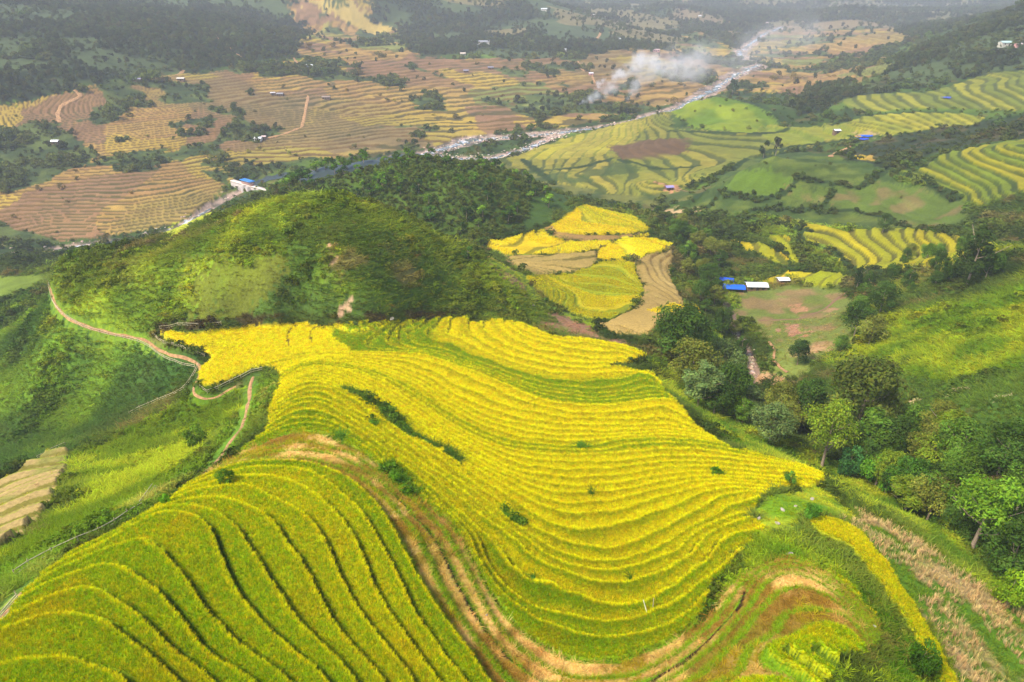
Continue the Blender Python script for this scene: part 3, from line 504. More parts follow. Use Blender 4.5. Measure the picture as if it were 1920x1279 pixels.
for k in RL:
    d = distline(X, Y, RL[k][:, :2], 4); CODE[(d < (1.7 if k == 'B' else 1.1)) & (CODE != 1)] = 9
for ln in ([(1358,352),(1392,370),(1428,378),(1452,368),(1480,354),(1497,330)], [(1497,330),(1560,345),(1612,352),(1655,325)], [(1296,402),(1345,408),(1400,412),(1470,422),(1520,436)], [(1540,400),(1600,396),(1640,408),(1700,428)], [(1405,398),(1450,392),(1500,396),(1545,384),(1560,362)], [(1290,395),(1330,385),(1352,352)], [(1255,247),(1330,250),(1420,252),(1475,246)], [(1660,318),(1740,345),(1800,375)], [(980,300),(1040,345)], [(1160,300),(1240,320),(1310,312)], [(1000,322),(1080,318),(1150,298)], [(1290,352),(1345,330),(1400,300)], [(1590,262),(1500,275),(1440,286)], [(1560,235),(1600,222),(1590,205)], [(1500,424),(1500,452),(1560,470),(1600,508),(1700,515)]):
    wl = wline(ln); d = distline(X, Y, wl[:, :2], 8); k_ = d < (.6+2.6*fbm(X, Y, 9, 431, 2))*np.interp(Y, [200, 500], [.7, 1.3]); paint(k_, S(52,72,30), code=14)
# river bed
RIV = [(-150,500),(0,478),(110,464),(180,454),(250,447),(330,425),(395,388),(430,368),(462,352)]
RIV2 = [(500,336),(560,322),(700,300),(790,288),(830,278),(880,262),(960,255),(1040,248),(1120,238),(1200,222),(1270,203),(1330,172),(1365,150),(1400,133),(1425,124),(1392,112),(1385,100),(1405,85),(1432,64),(1470,50)]
rw = []
BEDW = 11
for ln in (RIV, RIV2): rw.append(wline(ln, 5))
dr = np.minimum(distline(X, Y, rw[0][:, :2], 60), distline(X, Y, rw[1][:, :2], 60))
loop = wline([(790,288),(850,296),(920,296),(980,280),(1020,262),(1060,248)], 5); dr = np.minimum(dr, distline(X, Y, loop[:, :2], 40)+5)
bed = (dr < np.where(X < -120, 4, np.interp(Y, [0, 560, 900, 3000], [10, 10, 11, 16]))*(.4+1.2*fbm(X, Y, 22, 411, 3))) & (Y > 200); Z[bed & (Y < 1000)] -= 1.0
paint(bed, mix(np.broadcast_to(S(196,168,150), X.shape+(3,)), S(112,104,90), sst(.4, .65, fbm(X, Y, 6, 421, 3))), code=15)
ck = distline(X, Y, wline([(1395,735),(1408,705),(1412,680),(1400,655),(1385,630),(1372,600),(1360,570)])[:, :2], 6); k_ = ck < 1.8*(.6+.8*N3); Z[k_] -= .6; paint(k_, S(140,116,98), code=16)
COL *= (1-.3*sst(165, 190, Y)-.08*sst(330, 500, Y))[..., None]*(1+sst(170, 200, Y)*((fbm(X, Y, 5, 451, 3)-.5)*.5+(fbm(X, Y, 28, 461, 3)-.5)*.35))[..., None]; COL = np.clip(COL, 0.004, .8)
ZF = Z
print('cover', round(time.time()-T00, 1))
def zat(x, y): return samp(ZF, x, y, ysf)
def cat(x, y):
    j = np.clip(np.round(np.interp(y, ysf, np.arange(len(ysf)))).astype(int), 0, len(ysf)-1); i = np.clip(np.round((x/WID(y)+1)/2*(FC-1)).astype(int), 0, FC-1); return j, i
# ------------------------------------------------------------------ materials
def newmat(name):
    m = bpy.data.materials.new(name); m.use_nodes = True; n = m.node_tree; n.nodes.clear()
    o = n.nodes.new('ShaderNodeOutputMaterial'); return m, n, o
def nd(n, t, **k):
    x = n.nodes.new(t)
    for a, b in k.items(): setattr(x, a, b)
    return x
def math_(n, op, a, b=None):
    x = nd(n, 'ShaderNodeMath', operation=op)
    for i, q in enumerate((a, b)):
        if q is None: continue
        if isinstance(q, (int, float)): x.inputs[i].default_value = q
        else: n.links.new(q, x.inputs[i])
    return x.outputs[0]
def mat_ground():
    m, n, o = newmat('ground_cover'); b = nd(n, 'ShaderNodeBsdfPrincipled'); b.inputs['Roughness'].default_value = .9; b.inputs['Specular IOR Level'].default_value = .15
    a = nd(n, 'ShaderNodeAttribute', attribute_name='Col'); g = nd(n, 'ShaderNodeNewGeometry')
    t1 = nd(n, 'ShaderNodeTexNoise'); t1.inputs['Scale'].default_value = 1.6; t1.inputs['Detail'].default_value = 6; t1.inputs['Roughness'].default_value = .65
    n.links.new(g.outputs['Position'], t1.inputs['Vector'])
    r = nd(n, 'ShaderNodeMapRange'); r.inputs[1].default_value = .3; r.inputs[2].default_value = .7; r.inputs[3].default_value = .72; r.inputs[4].default_value = 1.28
    n.links.new(t1.outputs[0], r.inputs[0])
    mx = nd(n, 'ShaderNodeVectorMath', operation='SCALE'); n.links.new(a.outputs['Color'], mx.inputs[0]); n.links.new(r.outputs[0], mx.inputs['Scale'])
    bp = nd(n, 'ShaderNodeBump'); bp.inputs['Strength'].default_value = .5; bp.inputs['Distance'].default_value = .35; n.links.new(t1.outputs[0], bp.inputs['Height'])
    n.links.new(mx.outputs[0], b.inputs['Base Color']); n.links.new(bp.outputs[0], b.inputs['Normal']); n.links.new(b.outputs[0], o.inputs[0]); return m
def mat_plant(name, tip=1.25, root=.6, h=.8, inst=True, tr=.3, attr='col'):
    """leaf colour from the plant's own tint, paler towards the tip"""
    m, n, o = newmat(name)
    a = nd(n, 'ShaderNodeAttribute', attribute_name=attr); a.attribute_type = 'INSTANCER' if inst else 'GEOMETRY'
    tc = nd(n, 'ShaderNodeTexCoord'); s = nd(n, 'ShaderNodeSeparateXYZ'); n.links.new(tc.outputs['Object'], s.inputs[0])
    r = nd(n, 'ShaderNodeMapRange'); r.inputs[1].default_value = 0; r.inputs[2].default_value = h; r.inputs[3].default_value = root; r.inputs[4].default_value = tip; n.links.new(s.outputs[2], r.inputs[0])
    mx = nd(n, 'ShaderNodeVectorMath', operation='SCALE'); n.links.new(a.outputs['Color'], mx.inputs[0]); n.links.new(r.outputs[0], mx.inputs['Scale'])
    d = nd(n, 'ShaderNodeBsdfDiffuse'); t = nd(n, 'ShaderNodeBsdfTranslucent'); x = nd(n, 'ShaderNodeMixShader'); x.inputs[0].default_value = tr
    n.links.new(mx.outputs[0], d.inputs[0]); n.links.new(mx.outputs[0], t.inputs[0]); n.links.new(d.outputs[0], x.inputs[1]); n.links.new(t.outputs[0], x.inputs[2]); n.links.new(x.outputs[0], o.inputs[0]); return m
def mat_plain(name, rgb, rough=.8, var=.2, scale=3.0, bump=.2):
    m, n, o = newmat(name); b = nd(n, 'ShaderNodeBsdfPrincipled'); b.inputs['Roughness'].default_value = rough
    tc = nd(n, 'ShaderNodeTexCoord'); t1 = nd(n, 'ShaderNodeTexNoise'); t1.inputs['Scale'].default_value = scale; t1.inputs['Detail'].default_value = 5; n.links.new(tc.outputs['Object'], t1.inputs['Vector'])
    r = nd(n, 'ShaderNodeMapRange'); r.inputs[1].default_value = .3; r.inputs[2].default_value = .7; r.inputs[3].default_value = 1-var; r.inputs[4].default_value = 1+var; n.links.new(t1.outputs[0], r.inputs[0])
    mx = nd(n, 'ShaderNodeVectorMath', operation='SCALE'); mx.inputs[0].default_value = tuple(srgb(rgb)); n.links.new(r.outputs[0], mx.inputs['Scale']); n.links.new(mx.outputs[0], b.inputs['Base Color'])
    bp = nd(n, 'ShaderNodeBump'); bp.inputs['Strength'].default_value = bump; bp.inputs['Distance'].default_value = .1; n.links.new(t1.outputs[0], bp.inputs['Height']); n.links.new(bp.outputs[0], b.inputs['Normal'])
    n.links.new(b.outputs[0], o.inputs[0]); return m
# ------------------------------------------------------------------ mesh helpers
def mesh(name, V, Fc, mat=None, smooth=False, cols=None):
    me = bpy.data.meshes.new(name); V = np.asarray(V, np.float32)
    Fc = np.asarray(Fc, np.int32)
    me.vertices.add(len(V)); me.vertices.foreach_set('co', V.ravel())
    if Fc.size:
        k = Fc.shape[1]; me.loops.add(Fc.size); me.loops.foreach_set('vertex_index', Fc.ravel()); me.polygons.add(len(Fc))
        me.polygons.foreach_set('loop_start', np.arange(0, Fc.size, k, dtype=np.int32))
        if smooth: me.polygons.foreach_set('use_smooth', np.ones(len(Fc), bool))
    if cols is not None:
        a = me.color_attributes.new('Col', 'FLOAT_COLOR', 'POINT'); a.data.foreach_set('color', np.concatenate([cols, np.ones((len(V), 1))], 1).astype(np.float32).ravel())
    if mat: me.materials.append(mat)
    me.update(calc_edges=True); return me
def link(name, data, parent=None, loc=None, **p):
    o = bpy.data.objects.new(name, data); scene.collection.objects.link(o)
    if parent: o.parent = parent
    if loc is not None: o.location = loc
    for k, v in p.items(): o[k] = v
    return o
def tubes(lines, rad, sides=5):
    """tapered tubes along polylines -> verts, quads"""
    V, Q = [], []
    for ln, rr in zip(lines, rad):
        ln = np.asarray(ln, float); n = len(ln); b = sum(len(v) for v in V); t = np.gradient(ln, axis=0); t /= np.linalg.norm(t, axis=1)[:, None]+1e-9
        for k in range(n):
            up = np.array([0, 0, 1.]) if abs(t[k, 2]) < .9 else np.array([1., 0, 0]); a = np.cross(t[k], up); a /= np.linalg.norm(a); c = np.cross(t[k], a)
            an = np.arange(sides)*2*math.pi/sides; V.append(ln[k]+rr[k]*(np.cos(an)[:, None]*a+np.sin(an)[:, None]*c))
        for k in range(n-1):
            for s in range(sides): Q.append((b+k*sides+s, b+k*sides+(s+1) % sides, b+(k+1)*sides+(s+1) % sides, b+(k+1)*sides+s))
    return np.concatenate(V), Q
# ------------------------------------------------------------------ the ground sheet
nr, nc = X.shape; ii = np.arange(nr*nc).reshape(nr, nc)
Q = np.stack([ii[:-1, :-1], ii[:-1, 1:], ii[1:, 1:], ii[1:, :-1]], -1).reshape(-1, 4)
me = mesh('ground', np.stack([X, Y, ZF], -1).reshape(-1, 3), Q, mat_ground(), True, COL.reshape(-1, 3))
link('ground', me, kind='structure', label='terraced valley ground of fields, meadows and hills')
del Q
print('ground', round(time.time()-T00, 1))
# ------------------------------------------------------------------ plants that nobody could count
rng = np.random.default_rng(7)
def blades(n, h, spread, w, lean, seg=2, droop=.25, seed=1):
    g = np.random.default_rng(seed); V, Fq = [], []
    for k in range(n):
        a = g.uniform(0, 2*math.pi); r = spread*math.sqrt(g.uniform(0, 1)); p = np.array([r*math.cos(a), r*math.sin(a), -.1]); a2 = a+g.normal(0, .6)
        d = np.array([math.cos(a2), math.sin(a2), 0]); hh = h*g.uniform(.7, 1.1); ln = lean*g.uniform(.4, 1.3); s = np.array([-d[1], d[0], 0]); s = s*math.cos(g.uniform(-1, 1))+np.array([0, 0, .0]); b = len(V)
        for q in range(seg+1):
            t = q/seg; c = p+d*ln*hh*t**1.7+np.array([0, 0, (hh+.1)*(t-droop*t**3)]); ww = w*(1-.75*t**2)
            V += [c-s*ww/2, c+s*ww/2]
        for q in range(seg): Fq.append((b+2*q, b+2*q+1, b+2*q+3, b+2*q+2))
    return np.array(V), np.array(Fq)
def leafball(n, R, H, ls, seed=1, lobes=7, flat=.8, z0=.25):
    """leaf-sized faces spread over several uneven lobes"""
    g = np.random.default_rng(seed); L = []
    for k in range(lobes):
        a = g.uniform(0, 2*math.pi); r = R*.62*math.sqrt(g.uniform(0, 1)); L.append((r*math.cos(a), r*math.sin(a), H*g.uniform(z0, .78)*(1-.35*(r/R)), R*g.uniform(.3, .52)))
    c = np.array(L)[g.integers(0, lobes, n)]; d = g.normal(size=(n, 3)); d[:, 2] = np.abs(d[:, 2])*1.0-.25; d /= np.linalg.norm(d, axis=1)[:, None]
    P = c[:, :3]+d*(c[:, 3]*g.uniform(.72, 1.08, n))[:, None]*np.array([1, 1, flat]); nn = d+g.normal(0, .55, (n, 3)); nn[:, 2] += .35; nn /= np.linalg.norm(nn, axis=1)[:, None]
    u = np.cross(nn, g.normal(size=(n, 3))); u /= np.linalg.norm(u, axis=1)[:, None]; v = np.cross(nn, u); s = ls*g.uniform(.6, 1.3, n)[:, None]
    V = np.stack([P-u*s, P-v*s*.55+nn*s*.12, P+u*s, P+v*s*.55+nn*s*.12], 1).reshape(-1, 3); return V, np.arange(4*n).reshape(-1, 4)
def scatter(name, P, sc, rz, col, idx, protos, mat, label, tilt=.12):
    n = len(P); me = bpy.data.meshes.new(name); me.vertices.add(n); me.vertices.foreach_set('co', P.astype(np.float32).ravel())
    rot = np.stack([rng.normal(0, tilt, n), rng.normal(0, tilt, n), rz], 1)
    for nm, dt, v in (('sc', 'FLOAT_VECTOR', sc), ('rt', 'FLOAT_VECTOR', rot), ('col', 'FLOAT_VECTOR', col)):
        a = me.attributes.new(nm, dt, 'POINT'); a.data.foreach_set('vector', np.asarray(v, np.float32).ravel())
    a = me.attributes.new('idx', 'INT', 'POINT'); a.data.foreach_set('value', np.asarray(idx, np.int32))
    o = link(name, me, kind='stuff', label=label)
    pc = bpy.data.collections.new(name+'_kinds')
    for k, (V, Fq) in enumerate(protos):
        pc.objects.link(bpy.data.objects.new('%s_kind_%d' % (name, k), mesh(name+'_kind', V, Fq, mat)))
    ng = bpy.data.node_groups.new(name, 'GeometryNodeTree'); ng.interface.new_socket('Geometry', in_out='INPUT', socket_type='NodeSocketGeometry'); ng.interface.new_socket('Geometry', in_out='OUTPUT', socket_type='NodeSocketGeometry')
    gi = ng.nodes.new('NodeGroupInput'); go = ng.nodes.new('NodeGroupOutput'); ip = ng.nodes.new('GeometryNodeInstanceOnPoints'); ci = ng.nodes.new('GeometryNodeCollectionInfo')
    ci.inputs['Collection'].default_value = pc; ci.inputs['Separate Children'].default_value = True; ci.inputs['Reset Children'].default_value = True; ip.inputs['Pick Instance'].default_value = True
    def na(nm, t): x = ng.nodes.new('GeometryNodeInputNamedAttribute'); x.data_type = t; x.inputs['Name'].default_value = nm; return x.outputs['Attribute']
    e = ng.nodes.new('FunctionNodeEulerToRotation'); ng.links.new(na('rt', 'FLOAT_VECTOR'), e.inputs[0])
    ng.links.new(gi.outputs[0], ip.inputs['Points']); ng.links.new(ci.outputs[0], ip.inputs['Instance']); ng.links.new(na('idx', 'INT'), ip.inputs['Instance Index'])
    ng.links.new(e.outputs[0], ip.inputs['Rotation']); ng.links.new(na('sc', 'FLOAT_VECTOR'), ip.inputs['Scale']); ng.links.new(ip.outputs[0], go.inputs[0])
    md = o.modifiers.new('plants', 'NODES'); md.node_group = ng; print(name, n, round(time.time()-T00, 1)); return o
def candidates(y0, y1, cell, side=1.28, seed=3):
    g = np.random.default_rng(seed); xs, yy, cc = [], [], []; y = y0
    while y < y1:
        c = cell(y); hw = .75*(y*.88+min(70, 30+.3*y)*.47+10)*side+4; x = np.arange(-hw, hw, c); xs.append(x+g.uniform(-.5, .5, len(x))*c); yy.append(np.full(len(x), y)+g.uniform(-.5, .5, len(x))*c); cc.append(np.full(len(x), c)); y += c
    x, y, c = map(np.concatenate, (xs, yy, cc)); j, i = cat(x, y); return x, y, c, j, i
def vary(c, g, s=.12): return np.clip(c*np.where((c[:, 1] > c[:, 0]*.98)[:, None], np.array([1.14, .89, .92]), np.array([1., .97, .9]))*(1+g.normal(0, s, (len(c), 1)))*(1+g.normal(0, s*.4, (len(c), 3))), .004, .9)
M_rice = mat_plant('rice_leaves', tip=1.08, root=.78, h=.45, tr=.35)
M_grass = mat_plant('grass_leaves', tip=1.3, root=.5, h=.7, tr=.3)
M_leaf = mat_plant('bush_leaves', tip=1.15, root=.8, h=1.0, tr=.3)
g = np.random.default_rng(11)
# rice and stubble
x, y, c, j, i = candidates(24, 335, lambda y: .0023*y+.055, seed=5)
code = CODE[j, i]; f = fN[j, i]; T = TN[j, i]; r = RIPE[j, i]; sadm = M_['saddle'][j, i]; strip = M_['strip'][j, i]
k = ((code == 1) & (sadm | strip | ((f > .19+g.normal(0, .008, len(f))) & (f < .992)))) | ((code == 7) & (PF[j, i] > .45))
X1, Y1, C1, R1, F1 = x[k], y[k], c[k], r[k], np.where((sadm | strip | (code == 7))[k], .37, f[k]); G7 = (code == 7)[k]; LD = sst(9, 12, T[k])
M1 = np.where(F1 == .37, 9, np.where((X1 > 12) & (T[k] < 9.5), MR[j, i][k]*2, MR[j, i][k])); rr = R1+(.22+.16*LD)*sst(.65, .25, M1)-(.12+.44*LD)*sst(.25, .88, F1)*sst(.3, .75, M1)+.06*LD+g.normal(0, .16, len(X1)); nn_ = fbm(X1, Y1, 4, 9, 2)  # rim light put into the plant hue: yellower edge, greener band behind
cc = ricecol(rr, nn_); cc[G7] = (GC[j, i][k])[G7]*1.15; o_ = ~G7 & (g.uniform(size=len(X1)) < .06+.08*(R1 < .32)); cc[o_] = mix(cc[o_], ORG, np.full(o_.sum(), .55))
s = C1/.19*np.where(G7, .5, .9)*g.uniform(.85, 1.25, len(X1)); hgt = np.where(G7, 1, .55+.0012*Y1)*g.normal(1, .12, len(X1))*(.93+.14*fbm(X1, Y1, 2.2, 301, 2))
scatter('rice_plants', np.stack([X1, Y1, zat(X1, Y1)], 1), np.stack([s, s, hgt], 1), g.uniform(0, 6.28, len(X1)), vary(cc*1.09*((1.22-.16*LD)+.22*sst(.65, .25, M1)-(.04+.15*LD)*sst(.3, .9, F1)*sst(.3, .75, M1))[:, None]*np.array([1.0, 1.06, 1]), g, .17), g.integers(0, 3, len(X1)), [blades(15, .58, .09, .036, .42, 2, .35, q) for q in (1, 2, 3)], M_rice, 'ripening rice standing on the curved hillside terraces')  # tint also brightened at the rim, dimmed behind it: painted rim light
k = ((code == 2) | (code == 12)) & (g.uniform(size=len(x)) < np.where(code == 12, .9, .30)) & (y < 175)
X1, Y1, C1 = x[k], y[k], c[k]; cc = GC[j, i][k]; gr = code[k] == 12; s = C1/.19*np.where(gr, 1.0, 1.5)*g.uniform(.7, 1.4, len(X1))
ol = (fbm(X1, Y1, 5, 311, 2) > .63) & ~gr; cc = np.where(ol[:, None], S(160, 142, 30)*1.3, cc*1.5)
scatter('rice_stubble', np.stack([X1, Y1, zat(X1, Y1)], 1), np.stack([s, s, np.where(gr, .42, .3)*g.uniform(.6, 1.5, len(X1))+.2*ol], 1), g.uniform(0, 6.28, len(X1)), vary(cc, g, .2), g.integers(0, 3, len(X1)), [blades(9, .7, .09, .03, .7, 2, .3, q) for q in (4, 5, 6)], M_rice, 'cut straw and regrowth on the brown harvested terraces', tilt=.3)
# grass faces between the treads, meadows
k = (((code == 1) & ~sadm & (f < .13) & (y < 175)) & (g.uniform(size=len(x)) < .5))
X1, Y1, C1 = x[k], y[k], c[k]; cc = mix(np.broadcast_to(S(74, 112, 18), (k.sum(), 3)), YEL, R1[:0].sum()+np.clip(r[k], 0, 1)*.35)
s = C1/.19
scatter('bank_grass', np.stack([X1, Y1, zat(X1, Y1)], 1), np.stack([s, s, .25*g.uniform(.6, 1.4, len(X1))], 1), g.uniform(0, 6.28, len(X1)), vary(cc, g, .15), g.integers(0, 2, len(X1)), [blades(8, .7, .09, .04, .5, 2, .3, q) for q in (7, 8)], M_grass, 'grass on the low banks between the rice terraces')
# wild slopes
x, y, c, j, i = candidates(24, 330, lambda y: .0046*y+.16, seed=9)
code = CODE[j, i]; nn_ = fbm(x, y, 9, 321, 3); n2 = fbm(x, y, 26, 331, 3); u = g.uniform(size=len(x))
wild = np.isin(code, (0, 5, 10)) & ~((code == 10) & (y > 300)); onhill = M_['hillbright'][j, i] | M_['hillright'][j, i] | M_['righthill'][j, i]
bush = wild & (u < (sst(.34, .62, nn_)*.5+.10)*np.where(onhill, .45, 1))
X1, Y1, C1 = x[bush], y[bush], c[bush]; cc = GC[j, i][bush]; big = sst(.5, .72, nn_[bush])
s = C1*1.25*g.uniform(.6, 1.45, len(X1))*(1+1.0*big); ct = vary(cc*1.45, g, .2)*(1-.2*big[:, None])*(.8+.4*fbm(X1, Y1, 5, 521, 2))[:, None]
scatter('undergrowth', np.stack([X1, Y1, zat(X1, Y1)-.12*s], 1), np.stack([s, s, s*g.uniform(.7, 1.2, len(X1))], 1), g.uniform(0, 6.28, len(X1)), ct, g.integers(0, 4, len(X1)), [leafball(70, .62, .95, .13, q) for q in (11, 12, 13, 14)], M_leaf, 'low bushes and ferns covering the wild slopes')
k = wild & ~bush
X1, Y1, C1 = x[k], y[k], c[k]; cc = vary(GC[j, i][k]*1.5, g, .16); s = C1/.26*g.uniform(.8, 1.3, len(X1))
scatter('wild_grass', np.stack([X1, Y1, zat(X1, Y1)], 1), np.stack([s, s, (.45+.25*C1)*g.uniform(.7, 1.5, len(X1))*(.6+.8*n2[k])], 1), g.uniform(0, 6.28, len(X1)), cc, g.integers(0, 3, len(X1)), [blades(12, .95, .14, .05, .55, 2, .35, q) for q in (21, 22, 23)], M_grass, 'long rough grass covering the wild slopes')
k = np.isin(code, (3, 4, 8, 9)) & (u < np.where(code == 9, .03, np.where(code == 3, .35, .6))) & (y < 200)
X1, Y1, C1 = x[k], y[k], c[k]; cc = GC[j, i][k]; mz = code[k] == 4
stalk = mz & (fbm(X1, Y1, 4, 341, 3) > .47) & (g.uniform(size=len(X1)) < .75); cc = np.where(stalk[:, None], S(196, 166, 116), cc); s = C1/.26*np.where(stalk, .55, .8)
scatter('meadow_grass', np.stack([X1, Y1, zat(X1, Y1)], 1), np.stack([s, s, np.where(stalk, 1.1, np.where(mz, .4, .2))*g.uniform(.6, 1.4, len(X1))], 1), g.uniform(0, 6.28, len(X1)), vary(cc*1.4, g, .15), g.integers(0, 3, len(X1)), [blades(10, .95, .14, .05, .4, 2, .3, q) for q in (24, 25, 26)], M_grass, 'short grass and dry maize stalks on the open slopes')
# bushes of the middle distance and the valley
x, y, c, j, i = candidates(185, 1150, lambda y: .0062*y+.6, side=1.05, seed=13)
code = CODE[j, i]; u = g.uniform(size=len(x)); nn_ = fbm(x, y, 24, 351, 3); n3 = fbm(x, y, 60, 361, 3)
k = ((code == 14) & (y < 420)) | ((code == 0) & (y > 300) & (u < .28)) | ((code == 0) & (y <= 300) & (u < .22*sst(.45, .6, nn_))) | ((code == 10) & (u < .12+sst(.35, .55, nn_)*.7)) | ((code == 6) & (u < .006+.04*(n3 > .68))) | (np.isin(code, (13,)) & (u < .2)) | ((code == 8) & (u < .02))
X1, Y1, C1 = x[k], y[k], c[k]; cc = mix(GC[j, i][k]*1.1, S(78, 102, 46), np.where(code[k] == 10, .5, .75 if 0 else .55)*np.ones(k.sum())); s = (1.1+.0052*Y1)*g.uniform(.5, 1.3, len(X1))*(.7+1.0*sst(.45, .7, nn_[k])); s = np.where(code[k] == 14, C1*g.uniform(.7, 1.3, len(X1)), s)
scatter('valley_bushes', np.stack([X1, Y1, zat(X1, Y1)-.1*s], 1), np.stack([s, s, s*g.uniform(.7, 1.15, len(X1))], 1), g.uniform(0, 6.28, len(X1)), vary(cc, g, .16), g.integers(0, 4, len(X1)), [leafball(90, .62, 1.0, .15, q) for q in (31, 32, 33, 34)], M_leaf, 'bushes and hedges scattered over the valley')
x, y, c, j, i = candidates(480, 2600, lambda y: 3.2+.0032*y, side=1.05, seed=17)
code = CODE[j, i]; u = g.uniform(size=len(x)); nn_ = fbm(x, y, 30, 371, 3)
k = ((code == 11) & (u < .95)) | ((code == 13) & (u < .05+.22*sst(.48, .6, nn_))) | ((code == 10) & (u < .12)) | ((code == 6) & (y > 700) & (u < .02))
X1, Y1, C1 = x[k], y[k], c[k]; s = C1*.82*g.uniform(.6, 1.35, len(X1)); cc = mix(np.broadcast_to(S(46, 64, 38), (k.sum(), 3)), S(84, 102, 48), nn_[k]*1.0)
scatter('far_woods', np.stack([X1, Y1, zat(X1, Y1)-.15*s], 1), np.stack([s, s, s*g.uniform(.9, 1.7, len(X1))], 1), g.uniform(0, 6.28, len(X1)), vary(cc, g, .2), g.integers(0, 4, len(X1)), [leafball(110, .62, 1.0, .14, q) for q in (41, 42, 43, 44)], M_leaf, 'woods covering the mountain slopes across the valley')
# ------------------------------------------------------------------ trees, each one a thing of trunk and crown
def mat_crown():
    m, n, o = newmat('tree_leaves'); a = nd(n, 'ShaderNodeAttribute', attribute_name='Col'); oi = nd(n, 'ShaderNodeObjectInfo')
    mx = nd(n, 'ShaderNodeVectorMath', operation='MULTIPLY'); n.links.new(a.outputs['Color'], mx.inputs[0]); n.links.new(oi.outputs['Color'], mx.inputs[1])
    d = nd(n, 'ShaderNodeBsdfDiffuse'); t = nd(n, 'ShaderNodeBsdfTranslucent'); x = nd(n, 'ShaderNodeMixShader'); x.inputs[0].default_value = .3
    n.links.new(mx.outputs[0], d.inputs[0]); n.links.new(mx.outputs[0], t.inputs[0]); n.links.new(d.outputs[0], x.inputs[1]); n.links.new(t.outputs[0], x.inputs[2]); n.links.new(x.outputs[0], o.inputs[0]); return m
M_crown, M_bark = mat_crown(), mat_plain('tree_bark', (150, 132, 110), .9, .35, 6)
def crown_mesh(seed, n, R, z0, z1, ls, lobes, kind='round'):
    g = np.random.default_rng(seed); L = []; H = z1-z0
    for k in range(lobes):
        a = k*2.4+g.uniform(-.5, .5); t = g.uniform(0, 1)**.8
        prof = {'round': math.sqrt(max(.05, 1-(2*t-.9)**2*.85)), 'oval': math.sin(math.pi*min(.97, t*.85+.12))**.7, 'cone': (1-t)**.75+.12, 'flat': .35+.75*t}[kind]
        r = R*prof*g.uniform(.35, .78); rad = R*g.uniform(.18, .42)*(.7+.5*prof); L.append((r*math.cos(a)*1.1, r*math.sin(a), z0+H*(.12+.82*t), rad, g.uniform(.62, 1.4)))
    L = np.array(L); k = g.choice(len(L), n, p=L[:, 3]**2/np.sum(L[:, 3]**2)); c = L[k]
    d = g.normal(size=(n, 3)); d[:, 2] = d[:, 2]+.35; d /= np.linalg.norm(d, axis=1)[:, None]
    bump = 1+.18*np.sin(d[:, 0]*5+seed+k)*np.sin(d[:, 1]*6+k)
    P = c[:, :3]+d*(c[:, 3]*bump*(g.uniform(.45, 1.08, n)**.6))[:, None]*np.array([1, 1, .78]); nn = d*.8+g.normal(0, .5, (n, 3)); nn[:, 2] += .4; nn /= np.linalg.norm(nn, axis=1)[:, None]
    u = np.cross(nn, g.normal(size=(n, 3))); u /= np.linalg.norm(u, axis=1)[:, None]; v = np.cross(nn, u); s = ls*g.uniform(.55, 1.35, n)[:, None]
    V = np.stack([P-u*s, P-v*s*.5+nn*s*.15, P+u*s, P+v*s*.5+nn*s*.15], 1).reshape(-1, 3)
    tone = c[:, 4]*g.uniform(.75, 1.25, n); col = np.stack([tone*g.uniform(.85, 1.25, n), tone, tone*g.uniform(.7, 1.1, n)], 1)
    return mesh('crown', V, np.arange(4*n).reshape(-1, 4), M_crown, False, np.repeat(col, 4, axis=0))
def trunk_mesh(seed, H, r, limbs, z0):
    g = np.random.default_rng(seed); b = np.array([g.normal(0, .03*H), g.normal(0, .03*H), H*.8]); main = [np.array([0, 0, -.6]), np.array([0, 0, 0]), b*[.2, .3, .3], b*[.7, .6, .62], b]
    L = [main]; Rr = [[r*1.35, r*1.1, r*.85, r*.55, r*.2]]
    for k in range(limbs):
        t = z0/H+(.62-z0/H)*k/max(1, limbs-1)*.9; p = np.array([b[0]*t, b[1]*t, H*t]); a = k*2.2+g.uniform(0, 1); d = np.array([math.cos(a), math.sin(a), .75]); ln = H*g.uniform(.22, .36)
        L.append([p, p+d*ln*.45+[0, 0, -.02*H], p+d*ln*[1, 1, 1.15]]); Rr.append([r*.5, r*.33, r*.12])
    V, Qd = tubes(L, Rr, 7); return mesh('trunk', V, Qd, M_bark, True)
KINDS = {
 'broad': [(crown_mesh(q, 5200, 4.3, 2.4, 10, .23, 26, 'round'), trunk_mesh(q, 10, .22, 5, 2.6), 4.9, 10) for q in (1, 2, 3)],
 'tall': [(crown_mesh(q, 4600, 3.1, 3.0, 12, .22, 24, 'oval'), trunk_mesh(q, 12, .2, 5, 3.2), 3.7, 12) for q in (4, 5)],
 'open': [(crown_mesh(q, 3600, 4.6, 4.2, 12, .22, 20, 'round'), trunk_mesh(q, 12, .26, 6, 3.0), 5.0, 12) for q in (6, 7)],
 'bush': [(crown_mesh(q, 2600, 2.6, .1, 4, .17, 16, 'round'), trunk_mesh(q, 4, .1, 3, .6), 3.0, 4) for q in (8, 9)],
 'spire': [(crown_mesh(q, 4200, 3.2, 2.0, 13, .23, 26, 'cone'), trunk_mesh(q, 13, .2, 4, 3), 3.3, 13) for q in (10, 11)],
 'small': [(crown_mesh(q, 420, 2.3, .5, 5.2, .36, 9, 'round'), trunk_mesh(q, 5, .14, 2, 1), 2.5, 5.2) for q in (12, 13, 14, 15)]}
tg = np.random.default_rng(23); TREES = 0
